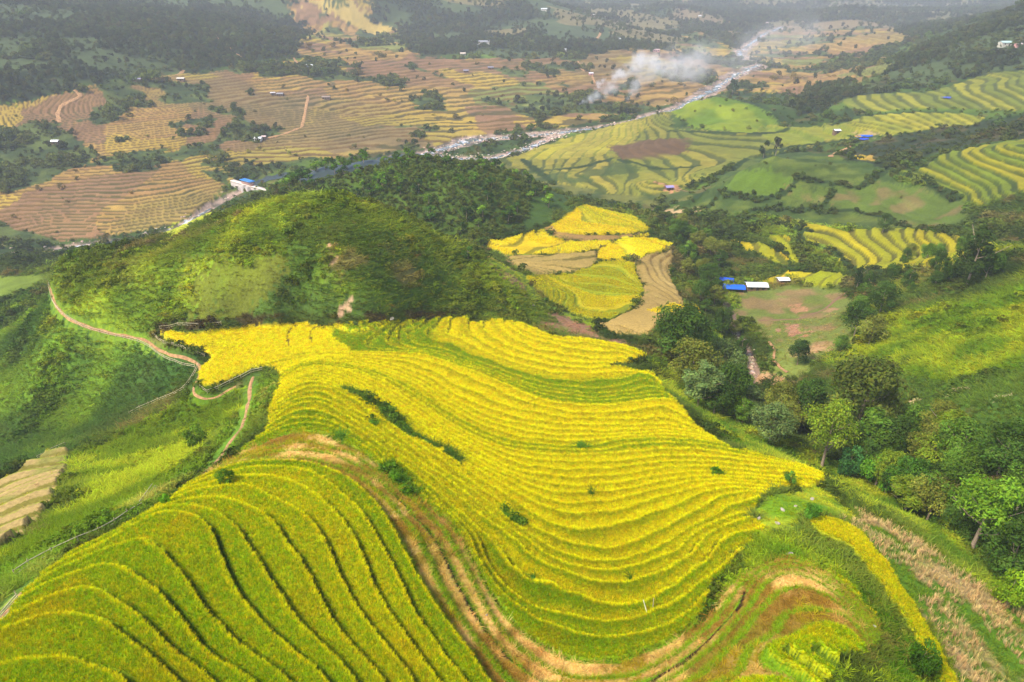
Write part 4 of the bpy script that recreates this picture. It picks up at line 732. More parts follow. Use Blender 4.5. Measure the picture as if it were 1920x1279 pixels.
def put_tree(P, h, wd, kind, rgb, label, group=None, cat_='tree'):
    global TREES
    P = np.array(P, float)
    cm, tm, R0, H0 = KINDS[kind][TREES % len(KINDS[kind])]; TREES += 1
    z = float(zat(np.array([P[0]]), np.array([P[1]]))[0])
    e = bpy.data.objects.new('bush' if cat_ == 'bush' else 'tree', None); scene.collection.objects.link(e); e.location = (P[0], P[1], z-.1); e.rotation_euler = (0, 0, tg.uniform(0, 6.28)); sx = wd/(2*R0); sz = h/H0
    e.scale = (sx, sx, sz); e.empty_display_size = .5; e['label'] = label; e['category'] = cat_
    if group: e['group'] = group
    col = tuple(np.clip(srgb(rgb)*1.45*tg.uniform(.85, 1.15), 0, 1))+(1,)
    for nm, dm in (('trunk', tm), ('crown', cm)):
        o = bpy.data.objects.new(nm, dm); scene.collection.objects.link(o); o.parent = e; o.color = col
    return e
def seen(u, v): return hits([u], [v], ZF, ysf)[0]
def tree(u, vb, hpx, wpx, kind, rgb, label, group=None, cat_='tree'):
    p = seen(u, vb); D = p[1]*cP-p[2]*sP; put_tree(p, hpx*D/F/.88, wpx*D/F, kind, rgb, label, group, cat_)
RV = 'trees crowding the ravine beside the terraces'
DK, MD, LT, OL, GY, BL = (58,82,30), (76,104,34), (104,124,34), (104,112,44), (92,112,62), (70,116,60)
for a in [
 (1272,690,112,128,'broad',DK,'dark spreading tree, topmost and widest of the clump at the upper tip of the terraces'),
 (1292,735,95,105,'broad',OL,'olive-green tree just below the dark spreading one at the upper tip of the terraces'),
 (1307,768,92,90,'tall',GY,'grey-green rounded tree standing right at the upper right edge of the golden terraces'),
 (1352,722,80,80,'broad',GY,'pale grey-green feathery tree left of the narrow rocky creek'),
 (1362,772,88,84,'broad',DK,'deep green tree with a shadowed trunk, right of the grey-green rounded tree'),
 (1376,785,44,44,'bush',(104,138,28),'small bright green round tree in front of the deep green one'),
 (1455,800,82,74,'broad',OL,'olive tree beside the bare earth patch at the ravine bend'),
 (1440,838,82,92,'broad',GY,'low grey-green tree above the bushy bank of the terraces'),
 (1505,800,90,84,'broad',DK,'dark tree with yellowish top between the olive tree and the great brown crown'),
 (1600,822,150,165,'broad',(76,88,34),'largest tree, a brownish green wide crown in the middle of the ravine'),
 (1540,878,130,108,'open',LT,'bright green tree with a forked pale trunk showing at its foot'),
 (1622,872,108,104,'tall',MD,'mid green pointed tree just right of the tree with the forked pale trunk'),
 (1588,898,64,66,'bush',BL,'small bluish green ball-shaped tree at the foot of the forked-trunk tree'),
 (1665,868,88,84,'broad',DK,'dark tree behind the pointed one, half hidden at the ravine bottom'),
 (1745,890,80,100,'broad',LT,'light yellowish green tree on the far side of the ravine below the scrubby slope'),
 (1800,905,76,84,'broad',MD,'mid green tree next to the light yellowish one on the far side of the ravine'),
 (1640,915,66,84,'bush',(84,128,34),'low leafy green tree right of the bluish ball-shaped tree'),
 (1690,945,92,96,'broad',(64,98,30),'dense green round tree at the edge of the dry maize slope'),
 (1770,965,104,104,'broad',MD,'green tree between the dense round one and the bright tree with a pale stem'),
 (1820,1032,150,150,'open',(98,132,36),'tall bright green tree with a pale bare stem, beside the dry maize slope'),
 (1890,1050,110,104,'broad',DK,'dark tree at the right edge behind the tall bright green one'),
 (1745,925,60,60,'broad',DK,'shadowy tree wedged between the round trees in the ravine'),
 (1885,1138,78,84,'bush',(110,140,30),'yellow-green leafy bush tree low on the right beside the maize slope'),
 (1905,960,90,100,'broad',MD,'mid green tree at the right edge under the scrubby slope'),
 (1812,535,104,70,'spire',(52,70,32),'tall dark pointed tree standing above the knoll on the right'),
 (1848,520,46,54,'bush',DK,'dark bushy tree leaning against the tall pointed one on the right knoll'),
 (1775,532,50,52,'bush',DK,'small dark tree left of the tall pointed one on the right knoll'),
 (1606,540,42,22,'spire',(48,70,34),'slim dark tree at the right end of the flat golden plot'),
 (1625,545,34,28,'bush',DK,'small dark round tree beside the slim one near the flat golden plot'),
 (1600,632,64,62,'broad',DK,'dark tree at the right edge of the grazed pasture'),
 (1628,648,54,62,'broad',OL,'olive rounded tree in front of the dark one at the right edge of the pasture'),
 (1648,592,60,62,'broad',DK,'dark tree up the slope behind the olive one beside the pasture'),
 (1495,684,46,46,'broad',(54,78,36),'lone dark tree at the lower end of the grazed pasture'),
 (1655,436,32,32,'broad',(60,80,38),'lone round tree at the foot of the patched green hill'),
 (1431,296,30,20,'small',(52,66,34),'left of the two dark trees on top of the patched hill'),
 (1454,292,30,22,'small',(58,66,36),'right of the two dark trees on top of the patched hill'),
 (1372,180,26,24,'small',(52,72,40),'tree on the crest of the small smooth green knoll'),
 (1232,215,16,14,'small',(60,72,40),'little tree on the bank left of the small smooth green knoll'),
 (1720,1262,74,72,'bush',(60,94,24),'dark round bush beside the narrow golden strip at the bottom right'),
 (740,902,20,30,'bush',(84,124,26),'bright green bush between the stubble and the rice on the left of the basin'),
 (1480,905,24,30,'bush',(70,110,40),'small dark bush on the grassy knoll by the tips of the terraces'),
 (1520,975,34,34,'bush',(76,120,36),'green bush on the grassy knoll behind the pale stones'),
 (878,488,26,26,'small',(60,88,32),'dark shrubby tree on the right shoulder of the round hill'),
 (1023,572,14,14,'small',(60,90,36),'small shrub tree above the curved golden fields'),
 (370,838,40,60,'bush',(84,112,30),'dark leafy bush on the bright left slope above the fence'),
 (425,905,26,40,'bush',(72,108,30),'low bush hiding a bend of the footpath'),
 (312,945,22,26,'bush',(92,140,30),'small bright bush behind the stacked poles'),
]: tree(*a, group=RV if a[1] > 680 and a[0] > 1240 and a[1] < 1140 else None, cat_='bush' if (a[4] == 'bush' and 'tree' not in a[6]) else 'tree')
def fill(poly, n, hr, wr, kinds, cols, label, group, mind, seed):
    g = np.random.default_rng(seed); W = wpoly(poly); lo, hi = W.min(0), W.max(0); pts = []; tries = 0
    while len(pts) < n and tries < n*60:
        tries += 1; p = lo+(hi-lo)*g.uniform(size=2)
        if not inpoly(np.array([p[0]]), np.array([p[1]]), W)[0] or any((p[0]-q[0])**2+(p[1]-q[1])**2 < mind**2 for q in pts): continue
        pts.append(p); h = g.uniform(*hr); put_tree((p[0], p[1], 0), h, h*g.uniform(*wr), kinds[g.integers(len(kinds))], cols[g.integers(len(cols))], label, group)
    return len(pts)
n1 = fill([(1235,600),(1285,600),(1330,640),(1400,740),(1480,780),(1560,830),(1540,850),(1440,830),(1330,780),(1262,735),(1228,690)], 16, (5, 9), (.8, 1.1), ['broad', 'tall'], [DK, MD, GY, OL], 'leafy tree among those filling the ravine beside the golden terraces', RV, 3.2, 1)
n2 = fill([(1560,790),(1700,800),(1900,900),(1935,1060),(1880,1100),(1760,1000),(1640,920),(1590,880)], 20, (5, 9.5), (.8, 1.1), ['broad', 'tall'], [DK, MD, OL, LT], 'leafy tree in the dense wood of the ravine below the maize slope', 'trees of the lower ravine wood', 3.4, 2)
n3 = fill([(1225,395),(1275,420),(1340,455),(1372,500),(1350,520),(1345,580),(1400,640),(1395,690),(1340,610),(1300,560),(1275,500),(1270,450)], 34, (4, 9), (.8, 1.15), ['broad', 'tall', 'bush'], [DK, DK, MD, OL], 'dark tree in the belt along the creek between the curved fields and the pasture', 'trees along the creek', 4.5, 3)
n4 = fill([(1560,700),(1610,560),(1660,500),(1790,455),(1850,470),(1780,540),(1690,560),(1640,640)], 22, (3, 6), (.9, 1.3), ['bush', 'broad'], [DK, OL, MD], 'dark bushy tree scattered on the crest of the bright right-hand slope', 'trees on the right slope crest', 5, 4)
n5 = fill([(520,358),(545,332),(600,307),(700,299),(800,299),(900,308),(990,340),(1040,368),(1040,385),(960,420),(900,438),(850,438),(780,418),(690,378),(620,360),(560,360)], 185, (3.6, 6.6), (.85, 1.2), ['small'], [(56,84,28), (72,104,28), (44,70,28), (88,118,34)], 'small dark green tree in the wood covering the round middle hill', 'trees of the wood on the round hill', 4.2, 5)
print('trees', TREES, n1, n2, n3, n4, n5, round(time.time()-T00, 1))
# ------------------------------------------------------------------ paths, fences, huts, dam and small things
M_path = mat_plain('trodden_earth', (164, 124, 82), .95, .4, 1.4)
def ribbon(name, P, w, mat, dz, label, cross=4, wn=.25, kind='structure'):
    P = np.array(P); s = np.r_[0, np.cumsum(np.hypot(*np.diff(P[:, :2], axis=0).T))]; n = max(8, int(s[-1]/.5)); t = np.linspace(0, s[-1], n); x = np.interp(t, s, P[:, 0]); y = np.interp(t, s, P[:, 1])
    kk = np.ones(5)/5; xs = np.convolve(np.pad(x, 2, 'edge'), kk, 'valid'); ys_ = np.convolve(np.pad(y, 2, 'edge'), kk, 'valid'); tx, ty = np.gradient(xs), np.gradient(ys_); L = np.hypot(tx, ty)+1e-9; nx, ny = -ty/L, tx/L
    ww = w*(1+wn*2*(fbm(xs, ys_, 2.5, 501, 2)-.5)*2); V = []
    for c in range(cross+1):
        o = (c/cross-.5)*ww; V.append(np.stack([xs+nx*o, ys_+ny*o, zat(xs+nx*o, ys_+ny*o)+dz-(.12 if c in (0, cross) else 0)], 1))
    V = np.stack(V, 1).reshape(-1, 3); k = cross+1; Q = [(a*k+c, a*k+c+1, (a+1)*k+c+1, (a+1)*k+c) for a in range(n-1) for c in range(cross)]
    return link(name, mesh(name, V, Q, mat, True), kind=kind, label=label)
ribbon('path', RL['A'], .56, M_path, .10, 'narrow earth footpath winding round the shoulder of the round hill')
ribbon('path', RL['B'], .7, M_path, .12, 'earth footpath running down the ridge beside the bamboo fence')
for k, (pl, w_, lb) in enumerate([
 ([(395,55),(402,66),(412,74),(425,80),(440,100),(455,108)], 3, 'pale track climbing through the dark wood at the top left'),
 ([(140,170),(152,182),(115,200),(108,215),(112,232)], 3, 'pale track on the left edge of the valley fields'),
 ([(550,108),(556,118),(566,135)], 2.6, 'short pale track beside the two joined farm huts'),
 ([(578,180),(572,215),(566,240),(535,252),(500,262),(480,266)], 2.4, 'thin track crossing the valley fields to the white hut'),
 ([(1128,55),(1125,65),(1118,75)], 4, 'short white track above the terraces across the river'),
 ([(1084,115),(1086,128),(1108,140),(1115,155)], 2.6, 'thin track passing the tiny hut across the river'),
 ([(1558,291),(1575,284),(1592,276),(1600,262),(1608,256)], 2.4, 'pale track leading to the blue tarpaulins among green terraces'),
 ([(1442,640),(1452,655),(1450,680),(1462,692),(1478,700)], .8, 'thin footpath at the lower end of the pasture'),
 ([(330,145),(337,140),(345,132)], 3, 'pale bend of track under the wood'),
 ]): ribbon('path', wline(pl, 4), w_, M_path, .35, lb)
ribbon('path', wline([(1420,600),(1500,598),(1545,580),(1570,560),(1590,545)], 6), 1.0, mat_plain('dark_track', (122, 92, 66), .95), .1, 'dark cattle track curving across the pasture')
# fences: two to four bamboo rails on short stakes
M_bam = mat_plain('weathered_bamboo', (196, 182, 146), .7, .3, 4)
def fence(pts, label, hgt=.9, rails=3, gap=2.2, r=.045, tilt=0):
    P = wline(pts, 6); s = np.r_[0, np.cumsum(np.hypot(*np.diff(P[:, :2], axis=0).T))]; n = max(2, int(s[-1]/gap)+1); t = np.linspace(0, s[-1], n); x = np.interp(t, s, P[:, 0]); y = np.interp(t, s, P[:, 1]); z = zat(x, y)
    e = link('bamboo_fence', None, loc=(x[0], y[0], z[0]), label=label, category='fence', group='bamboo fences along the footpaths'); b = np.array([x[0], y[0], z[0]]); fg = np.random.default_rng(int(abs(x[0]*100)))
    for k in range(n):
        p = np.array([x[k], y[k], z[k]])-b; V, Q = tubes([[p+[0, 0, -.3], p+[fg.normal(0, .05), fg.normal(0, .05), hgt*fg.uniform(1, 1.25)]]], [[r*1.1, r*.9]], 6); link('post', mesh('post', V, Q, M_bam), e)
    for q in range(rails):
        h = hgt*(q+.7)/rails; ln = []
        for k in range(n): ln.append(np.array([x[k], y[k], z[k]+h+fg.normal(0, .05)])-b)
        V, Q = tubes([ln], [[r]*n], 6); link('rail', mesh('rail', V, Q, M_bam), e)
for pts, lb in [
 ([(33,1090),(60,1068),(100,1043),(150,1018),(200,990),(240,966),(268,950)], 'long bamboo rail fence running down the bright green ridge at lower left'),
 ([(0,1176),(14,1160),(28,1142),(38,1128)], 'short broken fence piece at the left edge beside the path'),
 ([(242,776),(270,762),(300,748),(330,735),(348,724),(360,705),(369,690),(372,682)], 'pale fence bending down the dark left slope below the path fork'),
 ([(286,628),(300,640),(330,650),(362,660),(384,667)], 'fence along the tip of the flat golden field'),
 ([(370,716),(376,730),(392,738),(420,722),(455,708),(478,697),(492,696)], 'fence round the lower corner of the flat golden field'),
 ([(300,617),(340,612),(380,611),(415,610)], 'low fence above the flat golden field at the foot of the round hill'),
 ([(92,531),(93,548),(100,570),(115,588),(150,612),(210,632),(262,642),(285,655),(310,672),(345,684),(365,686)], 'thin fence following the outer side of the path round the shoulder'),
 ([(72,862),(90,851),(108,842),(124,836)], 'short fence at the top corner of the harvested left plot')]: fence(pts, lb, rails=2 if 'low' in lb or 'thin' in lb else 3)
p0 = seen(268, 950); p1 = seen(300, 915); e = link('pole_stack', None, loc=p0, label='loose stack of long bare bamboo poles leaning at the end of the long fence', category='poles')
for k in range(8):
    t = k/7; a = np.array([.25*k-.7, -.35*k+.6, .15]); d = (p1-p0)*[1, 1, 1]*(.75+.06*(k % 3)); V, Q = tubes([[a, a+d*.5+[0, 0, .25], a+d+[.3*math.sin(k), .2*math.cos(k), .5]]], [[.05, .045, .035]], 6); link('pole', mesh('pole', V, Q, M_bam), e)
p0 = seen(316, 912); p1 = seen(337, 897); e = link('pole_stack', None, loc=p0, label='small bundle of grey poles above the footpath bend', category='poles')
for k in range(4):
    a = np.array([.3*k-.4, -.2*k, .12]); V, Q = tubes([[a, a+(p1-p0)*(.8+.1*k)+[0, 0, .3]]], [[.05, .04]], 6); link('pole', mesh('pole', V, Q, M_bam), e)
V, Q = tubes([[(0, 0, -.2), (-.15, .25, .9)]], [[.06, .05]], 6)
V, Q = tubes([[(0, 0, -.2), (-.45, .2, 1.25)]], [[.055, .045]], 6); link('stake', mesh('stake', V, Q, mat_plain('pale_wood', (240, 235, 200))), loc=seen(1213, 1150)+np.array([0, 0, .3]), label='pale leaning stake at the little grassy gap in the lower basin rice', category='stake')
V, Q = tubes([[(0, 0, -.2), (-.03, .05, .95)]], [[.035, .03]], 6); link('stake', mesh('stake', V, Q, M_bam), loc=seen(1224, 1140)+np.array([0, 0, .3]), label='thin upright stake just right of the pale leaning one', category='stake')
# stones
M_stone = mat_plain('pale_stone', (172, 160, 142), .85, .3, 5, .6)
def stone_mesh(seed, sc=(1, .8, .55)):
    bm = bmesh.new(); bmesh.ops.create_icosphere(bm, subdivisions=2, radius=1); g = np.random.default_rng(seed); pl = [(Vector(g.normal(size=3)).normalized(), g.uniform(.62, .9)) for _ in range(9)]
    for v in bm.verts:
        for nrm, dd in pl:
            q = v.co.dot(nrm)
            if q > dd: v.co -= nrm*(q-dd)
        v.co = Vector((v.co.x*sc[0], v.co.y*sc[1], v.co.z*sc[2]))
    me = bpy.data.meshes.new('stone'); bm.to_mesh(me); bm.free(); me.materials.append(M_stone); return me
STN = [stone_mesh(k) for k in range(3)]
for k, (u, v, r, lb) in enumerate([(1480,1041,.42,'large pale stone on the grass above the brown harvested nose'), (1423,973,.3,'left of two small pale stones on the grassy knoll'), (1457,982,.32,'right of two small pale stones on the grassy knoll'), (1523,937,.36,'flat grey stone near the upper edge of the grassy knoll'), (1467,957,.34,'low brownish stone in the middle of the grassy knoll'), (1492,950,.24,'small grey stone half sunk behind the brownish one'), (735,600,.8,'pale boulder on the grassy bank at the foot of the round hill'), (1000,573,.5,'small stone on the pinkish slope left of the curved fields'), (912,1154,.14,'small tan stone lying in the stubble'), (1639,1175,.2,'tan stone at the right end of the brown terraces')]):
    p = seen(u, v); o = link('stone', STN[k % 3], loc=p+np.array([0, 0, r*.35]), label=lb, category='stone', group='stones on the slopes'); o.scale = (r*1.05, r*.9, r*.9); o.rotation_euler = (0, 0, k*1.3)
# wooden huts and houses
def slab(V, Q, x0, x1, y0, y1, z0, z1, dz=0):
    b = len(V); V += [(x0, y0, z0), (x1, y0, z0), (x1, y1, z0), (x0, y1, z0), (x0, y0, z1), (x1, y0, z1), (x1, y1, z1), (x0, y1, z1)]; Q += [tuple(b+i for i in f) for f in ((0, 3, 2, 1), (4, 5, 6, 7), (0, 1, 5, 4), (1, 2, 6, 5), (2, 3, 7, 6), (3, 0, 4, 7))]
WALLS = {'wood': mat_plain('old_boards', (112, 88, 66), .9, .3, 3), 'pale': mat_plain('limewash', (206, 198, 184), .9, .12, 2), 'pink': mat_plain('pinkish_plaster', (196, 140, 132), .9)}
M_door = mat_plain('dark_boards', (62, 46, 36)); M_win = mat_plain('dark_glass', (40, 48, 54), .2)
RM = {}
def house(u, v, w, d, h, rz, roof, wall, label, pitch=.35, kind='wooden_house', cat_='house', group='farm houses and huts in the valley', open_=False):
    if roof not in RM: RM[roof] = mat_plain('roof_sheet_%d' % len(RM), roof, .45, .10, 1.5, .15)
    p = seen(u, v); e = link(kind, None, loc=(p[0], p[1], p[2]-.15), label=label, category=cat_, group=group); e.rotation_euler = (0, 0, rz); rh = pitch*d/2
    V, Q = [], []
    if open_:
        for a in (-w/2+.1, w/2-.1, 0):
            for b in (-d/2+.1, d/2-.1): slab(V, Q, a-.08, a+.08, b-.08, b+.08, -1, h)
        slab(V, Q, -w/2, w/2, d/2-.25, d/2-.17, -.5, h*.9)
    else:
        slab(V, Q, -w/2, w/2, -d/2, d/2, -1.5, h)
    b = len(V); V2 = V+[(-w/2+.02, -d/2+.02, h), (-w/2+.02, d/2-.02, h), (-w/2+.02, 0, h+rh-.04), (w/2-.02, -d/2+.02, h), (w/2-.02, d/2-.02, h), (w/2-.02, 0, h+rh-.04)]
    Q2 = Q+([] if open_ else [(b, b+1, b+2, b+2), (b+3, b+5, b+4, b+4)])
    me = bpy.data.meshes.new('wall'); me.from_pydata(V2, [], [tuple(dict.fromkeys(f)) for f in Q2]); me.materials.append(WALLS[wall]); link('wall', me, e)
    o_ = .45; V, Q = [], []; n = 14     # ribbed sheet roof, both pitches
    for s_ in (-1, 1):
        b = len(V)
        for k in range(n*2+1):
            xx = -w/2-o_+(w+2*o_)*k/(n*2); c = .035*(k % 2)
            V += [(xx, 0, h+rh+.06+c), (xx, s_*(d/2+o_), h-o_*pitch*.9+.06+c), (xx, 0, h+rh+c), (xx, s_*(d/2+o_), h-o_*pitch*.9+c)]
        for k in range(n*2): q = b+4*k; Q += [(q, q+1, q+5, q+4), (q+2, q+6, q+7, q+3), (q+1, q+3, q+7, q+5)]
    me = mesh('roof', V, Q, RM[roof]); link('roof', me, e)
    if not open_:
        V, Q = [], []; slab(V, Q, -.5, .5, -d/2-.05, -d/2-.005, 0, min(2, h*.85)); link('door', mesh('door', V, Q, M_door), e)
        for s_ in (-1, 1):
            if w > 5: V, Q = [], []; slab(V, Q, s_*w*.3-.45, s_*w*.3+.45, -d/2-.04, -d/2-.006, h*.4, h*.8); link('window', mesh('window', V, Q, M_win), e)
    return e
BLU, WHT, GRYR = (18, 96, 214), (236, 238, 242), (150, 150, 158)
house(1371, 545, 8.4, 4, 1.8, -.12, BLU, 'wood', 'long open shelter under a bright blue sheet roof, front one of the two blue roofs', .25, 'shelter', 'shelter', open_=True)
house(1361, 531, 4.4, 3.2, 1.8, -.3, (20, 84, 200), 'wood', 'smaller shelter with a darker blue roof behind the long blue one', .3, 'shelter', 'shelter', open_=True)
house(1417, 542, 7, 4, 2.0, -.05, WHT, 'wood', 'hut with a wide white sheet roof beside the flat golden plot', .3, 'wooden_hut', 'hut')
house(1467, 529, 3.6, 2.6, 1.5, .1, WHT, 'wood', 'tiny white-roofed hut right of the wide white-roofed one', .3, 'wooden_hut', 'hut')
for a in [
 (905,84,26,9,5,.0,GRYR,'pale','long grey house standing on a cut of bare red earth'),
 (884,80,5,5,3,.2,WHT,'pale','tiny white hut left of the long house on red earth'),
 (868,104,8,6,3,.1,(226,206,190),'pale','small pale hut below the long house on red earth'),
 (1887,86,16,8,3.4,.0,(170,196,190),'pale','long house with a pale greenish roof high on the wooded right-hand ridge'),
 (1908,88,6,5,3,.1,(214,196,196),'pink','small pinkish house at the right end of the greenish-roofed one'),
 (1875,99,8,6,2.6,.0,(104,92,110),'wood','dark low house below the greenish-roofed one'),
 (580,128,9,6,3.4,.1,(228,230,236),'wood','dark hut with a white roof where the track meets the upper field edge'),
 (574,131,7,5,3,-.2,(120,120,136),'wood','grey-roofed hut joined to the left of the white-roofed one at the field top'),
 (105,270,6,5,2.6,.1,WHT,'wood','lone white-roofed hut above the small green meadow at far left'),
 (485,264,6.5,5,2.8,.0,WHT,'pale','white hut at the end of the thin track in the valley fields'),
 (494,261,5,4,2.6,.2,(200,176,170),'wood','little pinkish-roofed hut right of the white one in the valley fields'),
 (259,153,7,5,2.6,.1,(150,140,170),'wood','mauve-roofed hut under the wood at the upper left'),
 (340,151,8,4,2.4,.0,(214,206,196),'wood','pale low hut at the bend of the track under the wood'),
 (526,180,7,5,2.6,.0,(130,128,136),'wood','grey hut among the middle fields left of the tall dark trees'),
 (512,178,5,4,2.4,.2,(196,190,190),'wood','small pale hut left of the grey one among the middle fields'),
 (612,186,9,5,2.6,.0,(140,120,108),'wood','brown hut right of the tall dark trees in the middle fields'),
 (1108,141,6,5,2.8,.1,(232,226,232),'pink','tiny pink-walled hut on the terraces across the river'),
 (1060,97,3,3,4,.0,WHT,'pale','very small white hut on the crest above the yellow terraces'),
 (1020,20,14,7,3.6,.0,WHT,'pale','white-roofed house among the hazy trees at the top'),
 (1112,31,14,7,3.6,.1,(226,216,216),'pink','pale house on the hazy slope at the top, right of the white-roofed one'),
 (1158,76,10,6,3.2,.0,WHT,'pale','white-roofed house beside the short white track'),
 (1230,97,12,6,3.2,.0,(206,170,170),'pink','pinkish house by the yellow terrace corner across the river'),
 (1312,32,8,6,3,.0,WHT,'pale','small white house on the slope left of the upper river'),
 (1470,9,20,9,4.5,.0,(234,238,246),'pale','tall white-roofed house above the upper river in the haze'),
 (1416,38,14,8,3.6,.1,(226,176,176),'pink','pink-roofed house on the hazy bank above the upper river'),
 (1437,45,9,6,3.2,.2,(214,190,190),'pink','smaller pale pink house right of the pink-roofed one'),
 (1540,16,14,8,4,.0,(206,200,208),'pale','grey-white house at the hazy wood edge near the top'),
 (920,130,8,5,2.8,.1,(130,130,146),'wood','grey hut beside the lone dark tree clump in the wide stubble fields'),
 (874,136,7,5,2.8,.0,(136,134,150),'wood','dark grey hut left of the clump in the wide stubble fields'),
 (1254,356,5,4,2.2,.2,(150,140,190),'wood','lilac-roofed hut beside a heap of pinkish earth'),
 (1568,249,5,4,2.2,.1,WHT,'wood','little white hut on the bank between green terraces'),
]: house(a[0], a[1], a[2]*.78, a[3]*.85, a[4]*.9, *a[5:8], a[8])
# tarpaulins by the track
for u, v, w_, c_, lb in [(1608,261,4,(30,60,170),'blue tarpaulin at the top of the pale track'), (1618,263,5,(34,70,190),'middle blue tarpaulin on the bare threshing ground'), (1624,257,6,(36,90,200),'largest blue tarpaulin, right of the other two'), (1776,185,6,(60,80,170),'faded blue tarpaulin on the far yellow terraces')]:
    p = seen(u, v); n = 7; V = [(w_*(a/(n-1)-.5)*1.4, w_*(b/(n-1)-.5)*.8, 1.3-.35*abs(b-(n-1)/2)/2+.25*math.sin(a*1.7+b)) for a in range(n) for b in range(n)]; Q = [(a*n+b, (a+1)*n+b, (a+1)*n+b+1, a*n+b+1) for a in range(n-1) for b in range(n-1)]
    me = mesh('tarpaulin', V, Q, mat_plain('blue_tarpaulin', c_, .4)); o = link('tarpaulin', me, loc=p, label=lb, category='tarpaulin', group='blue tarpaulins among the terraces'); md = o.modifiers.new('thick', 'SOLIDIFY'); md.thickness = .05
# dam
M_conc = mat_plain('concrete', (176, 166, 160), .9, .2, .4, .3)
pa, pb = seen(440, 349), seen(498, 355); ax = pb-pa; ln = float(np.hypot(ax[0], ax[1])); e = link('river_dam', None, loc=((pa+pb)/2)*[1, 1, 0]+[0, 0, (pa[2]+pb[2])/2+1.5], label='concrete dam with two square piers and a small blue-roofed gatehouse across the river', category='dam'); e.rotation_euler = (0, 0, math.atan2(ax[1], ax[0]))
V, Q = [], []; hl = ln/2+2
for x0, x1, b0 in ((-hl, -hl*.28, 1.3), (-hl*.13, -.2, .6), (.2+hl*.12, hl+8, 1.3)): slab(V, Q, x0, x1, -b0, b0, -9, 0)
link('wall', mesh('wall', V, Q, M_conc), e)
V, Q = [], []; slab(V, Q, -hl, hl+8, -1.6, 1.6, .01, .45); link('crest_walkway', mesh('crest_walkway', V, Q, mat_plain('pale_concrete', (222, 204, 190), .9)), e)
for x0 in (-hl*.28, -.2):
    V, Q = [], []; slab(V, Q, x0, x0+2.6, -3.2, 2.2, -9, -.02); link('pier', mesh('pier', V, Q, M_conc), e)
V, Q = [], []; slab(V, Q, -hl*.34, hl*.2, -1.3, 1.3, .47, 3.0); gh = link('gatehouse', mesh('gatehouse', V, Q, mat_plain('gatehouse_wall', (190, 150, 140))), e)
V, Q = [], []; slab(V, Q, -hl*.34-.5, hl*.2+.5, -2.2, 0, 3.02, 3.3); slab(V, Q, -hl*.34-.5, hl*.2+.5, .01, 2.2, 3.02, 3.3); link('roof', mesh('roof', V, Q, mat_plain('blue_sheet', (36, 130, 210), .4)), gh)
# water
m, n, o = newmat('river_water'); b = nd(n, 'ShaderNodeBsdfPrincipled'); b.inputs['Roughness'].default_value = .12; tc = nd(n, 'ShaderNodeTexCoord'); t1 = nd(n, 'ShaderNodeTexNoise'); t1.inputs['Scale'].default_value = .16; t1.inputs['Detail'].default_value = 8; n.links.new(tc.outputs['Object'], t1.inputs['Vector'])
cr_ = nd(n, 'ShaderNodeValToRGB'); cr_.color_ramp.elements[0].position = .5; cr_.color_ramp.elements[0].color = (.10, .12, .10, 1); cr_.color_ramp.elements[1].position = .62; cr_.color_ramp.elements[1].color = (.55, .56, .58, 1); n.links.new(t1.outputs[0], cr_.inputs[0]); n.links.new(cr_.outputs[0], b.inputs['Base Color'])
bp = nd(n, 'ShaderNodeBump'); bp.inputs['Distance'].default_value = .3; n.links.new(t1.outputs[0], bp.inputs['Height']); n.links.new(bp.outputs[0], b.inputs['Normal']); n.links.new(b.outputs[0], o.inputs[0])
ribbon('river_water', wline(RIV2[3:], 4), 7, m, .25, 'rocky white-water river winding through the valley', 6, .5)
ribbon('river_water', wline([(790,288),(850,296),(920,296),(980,280),(1020,262)], 4), 5, m, .25, 'side arm of the river round a bushy island', 4, .5)
ribbon('river_water', wline([(470,350),(500,337),(540,328),(600,318),(700,300),(790,288)], 4), 14, mat_plain('still_water', (44, 56, 54), .45, .1, .2, .05), .4, 'dark still water held behind the dam', 6, .2)
ribbon('river_water', wline(RIV[:7], 4), 3, m, .25, 'shallow stream below the dam', 4, .6)
# river boulders
g = np.random.default_rng(31); P = np.concatenate([rw[0][:, :2], rw[1][:, :2], loop[:, :2]]); pw = np.where(P[:, 0] < -60, np.where(fbm(P[:, 0], P[:, 1], 30, 441, 2) > .58, .3, .03), 1.0)*np.where((P[:, 0] > 45) & (P[:, 1] < 800), .35, 1.0); k = g.choice(len(P), 2600, p=pw/pw.sum()); off = g.normal(0, 1, (len(k), 2))*np.where(P[k, 0] < -120, 3.5, np.interp(P[k, 1], [0, 560, 900, 3000], [4.2, 4.2, 5.5, 8]))[:, None]; q = P[k]+off+g.uniform(-3, 3, (len(k), 2))
q = q[(q[:, 1] > 200) & (q[:, 1] < 1500)]; s = g.uniform(.25, 1.0, len(q))**2*1.05*np.interp(q[:, 1], [300, 1200], [1, 1.9])
Mr = mat_plant('boulder_stone', 1, 1, 1, True, 0.0); bs = []
for k in range(3):
    me = stone_mesh(40+k); V = np.array([v.co[:] for v in me.vertices]); bs.append((V, np.array([p.vertices[:] for p in me.polygons])))
scatter('river_boulders', np.stack([q[:, 0], q[:, 1], zat(q[:, 0], q[:, 1])], 1), np.stack([s, s, s], 1), g.uniform(0, 6.28, len(q)), vary(mix(np.broadcast_to(S(168,148,134), (len(q), 3)), S(206,190,180), g.uniform(size=len(q))**2), g, .18), g.integers(0, 3, len(q)), bs, Mr, 'pale pinkish boulders strewn along the river bed')
ckp = wline([(1395,735),(1408,705),(1412,680),(1400,655),(1385,630),(1372,600),(1350,565)], 3); k = g.integers(0, len(ckp), 260); q = ckp[k, :2]+g.normal(0, .9, (260, 2)); s = g.uniform(.2, .75, 260)
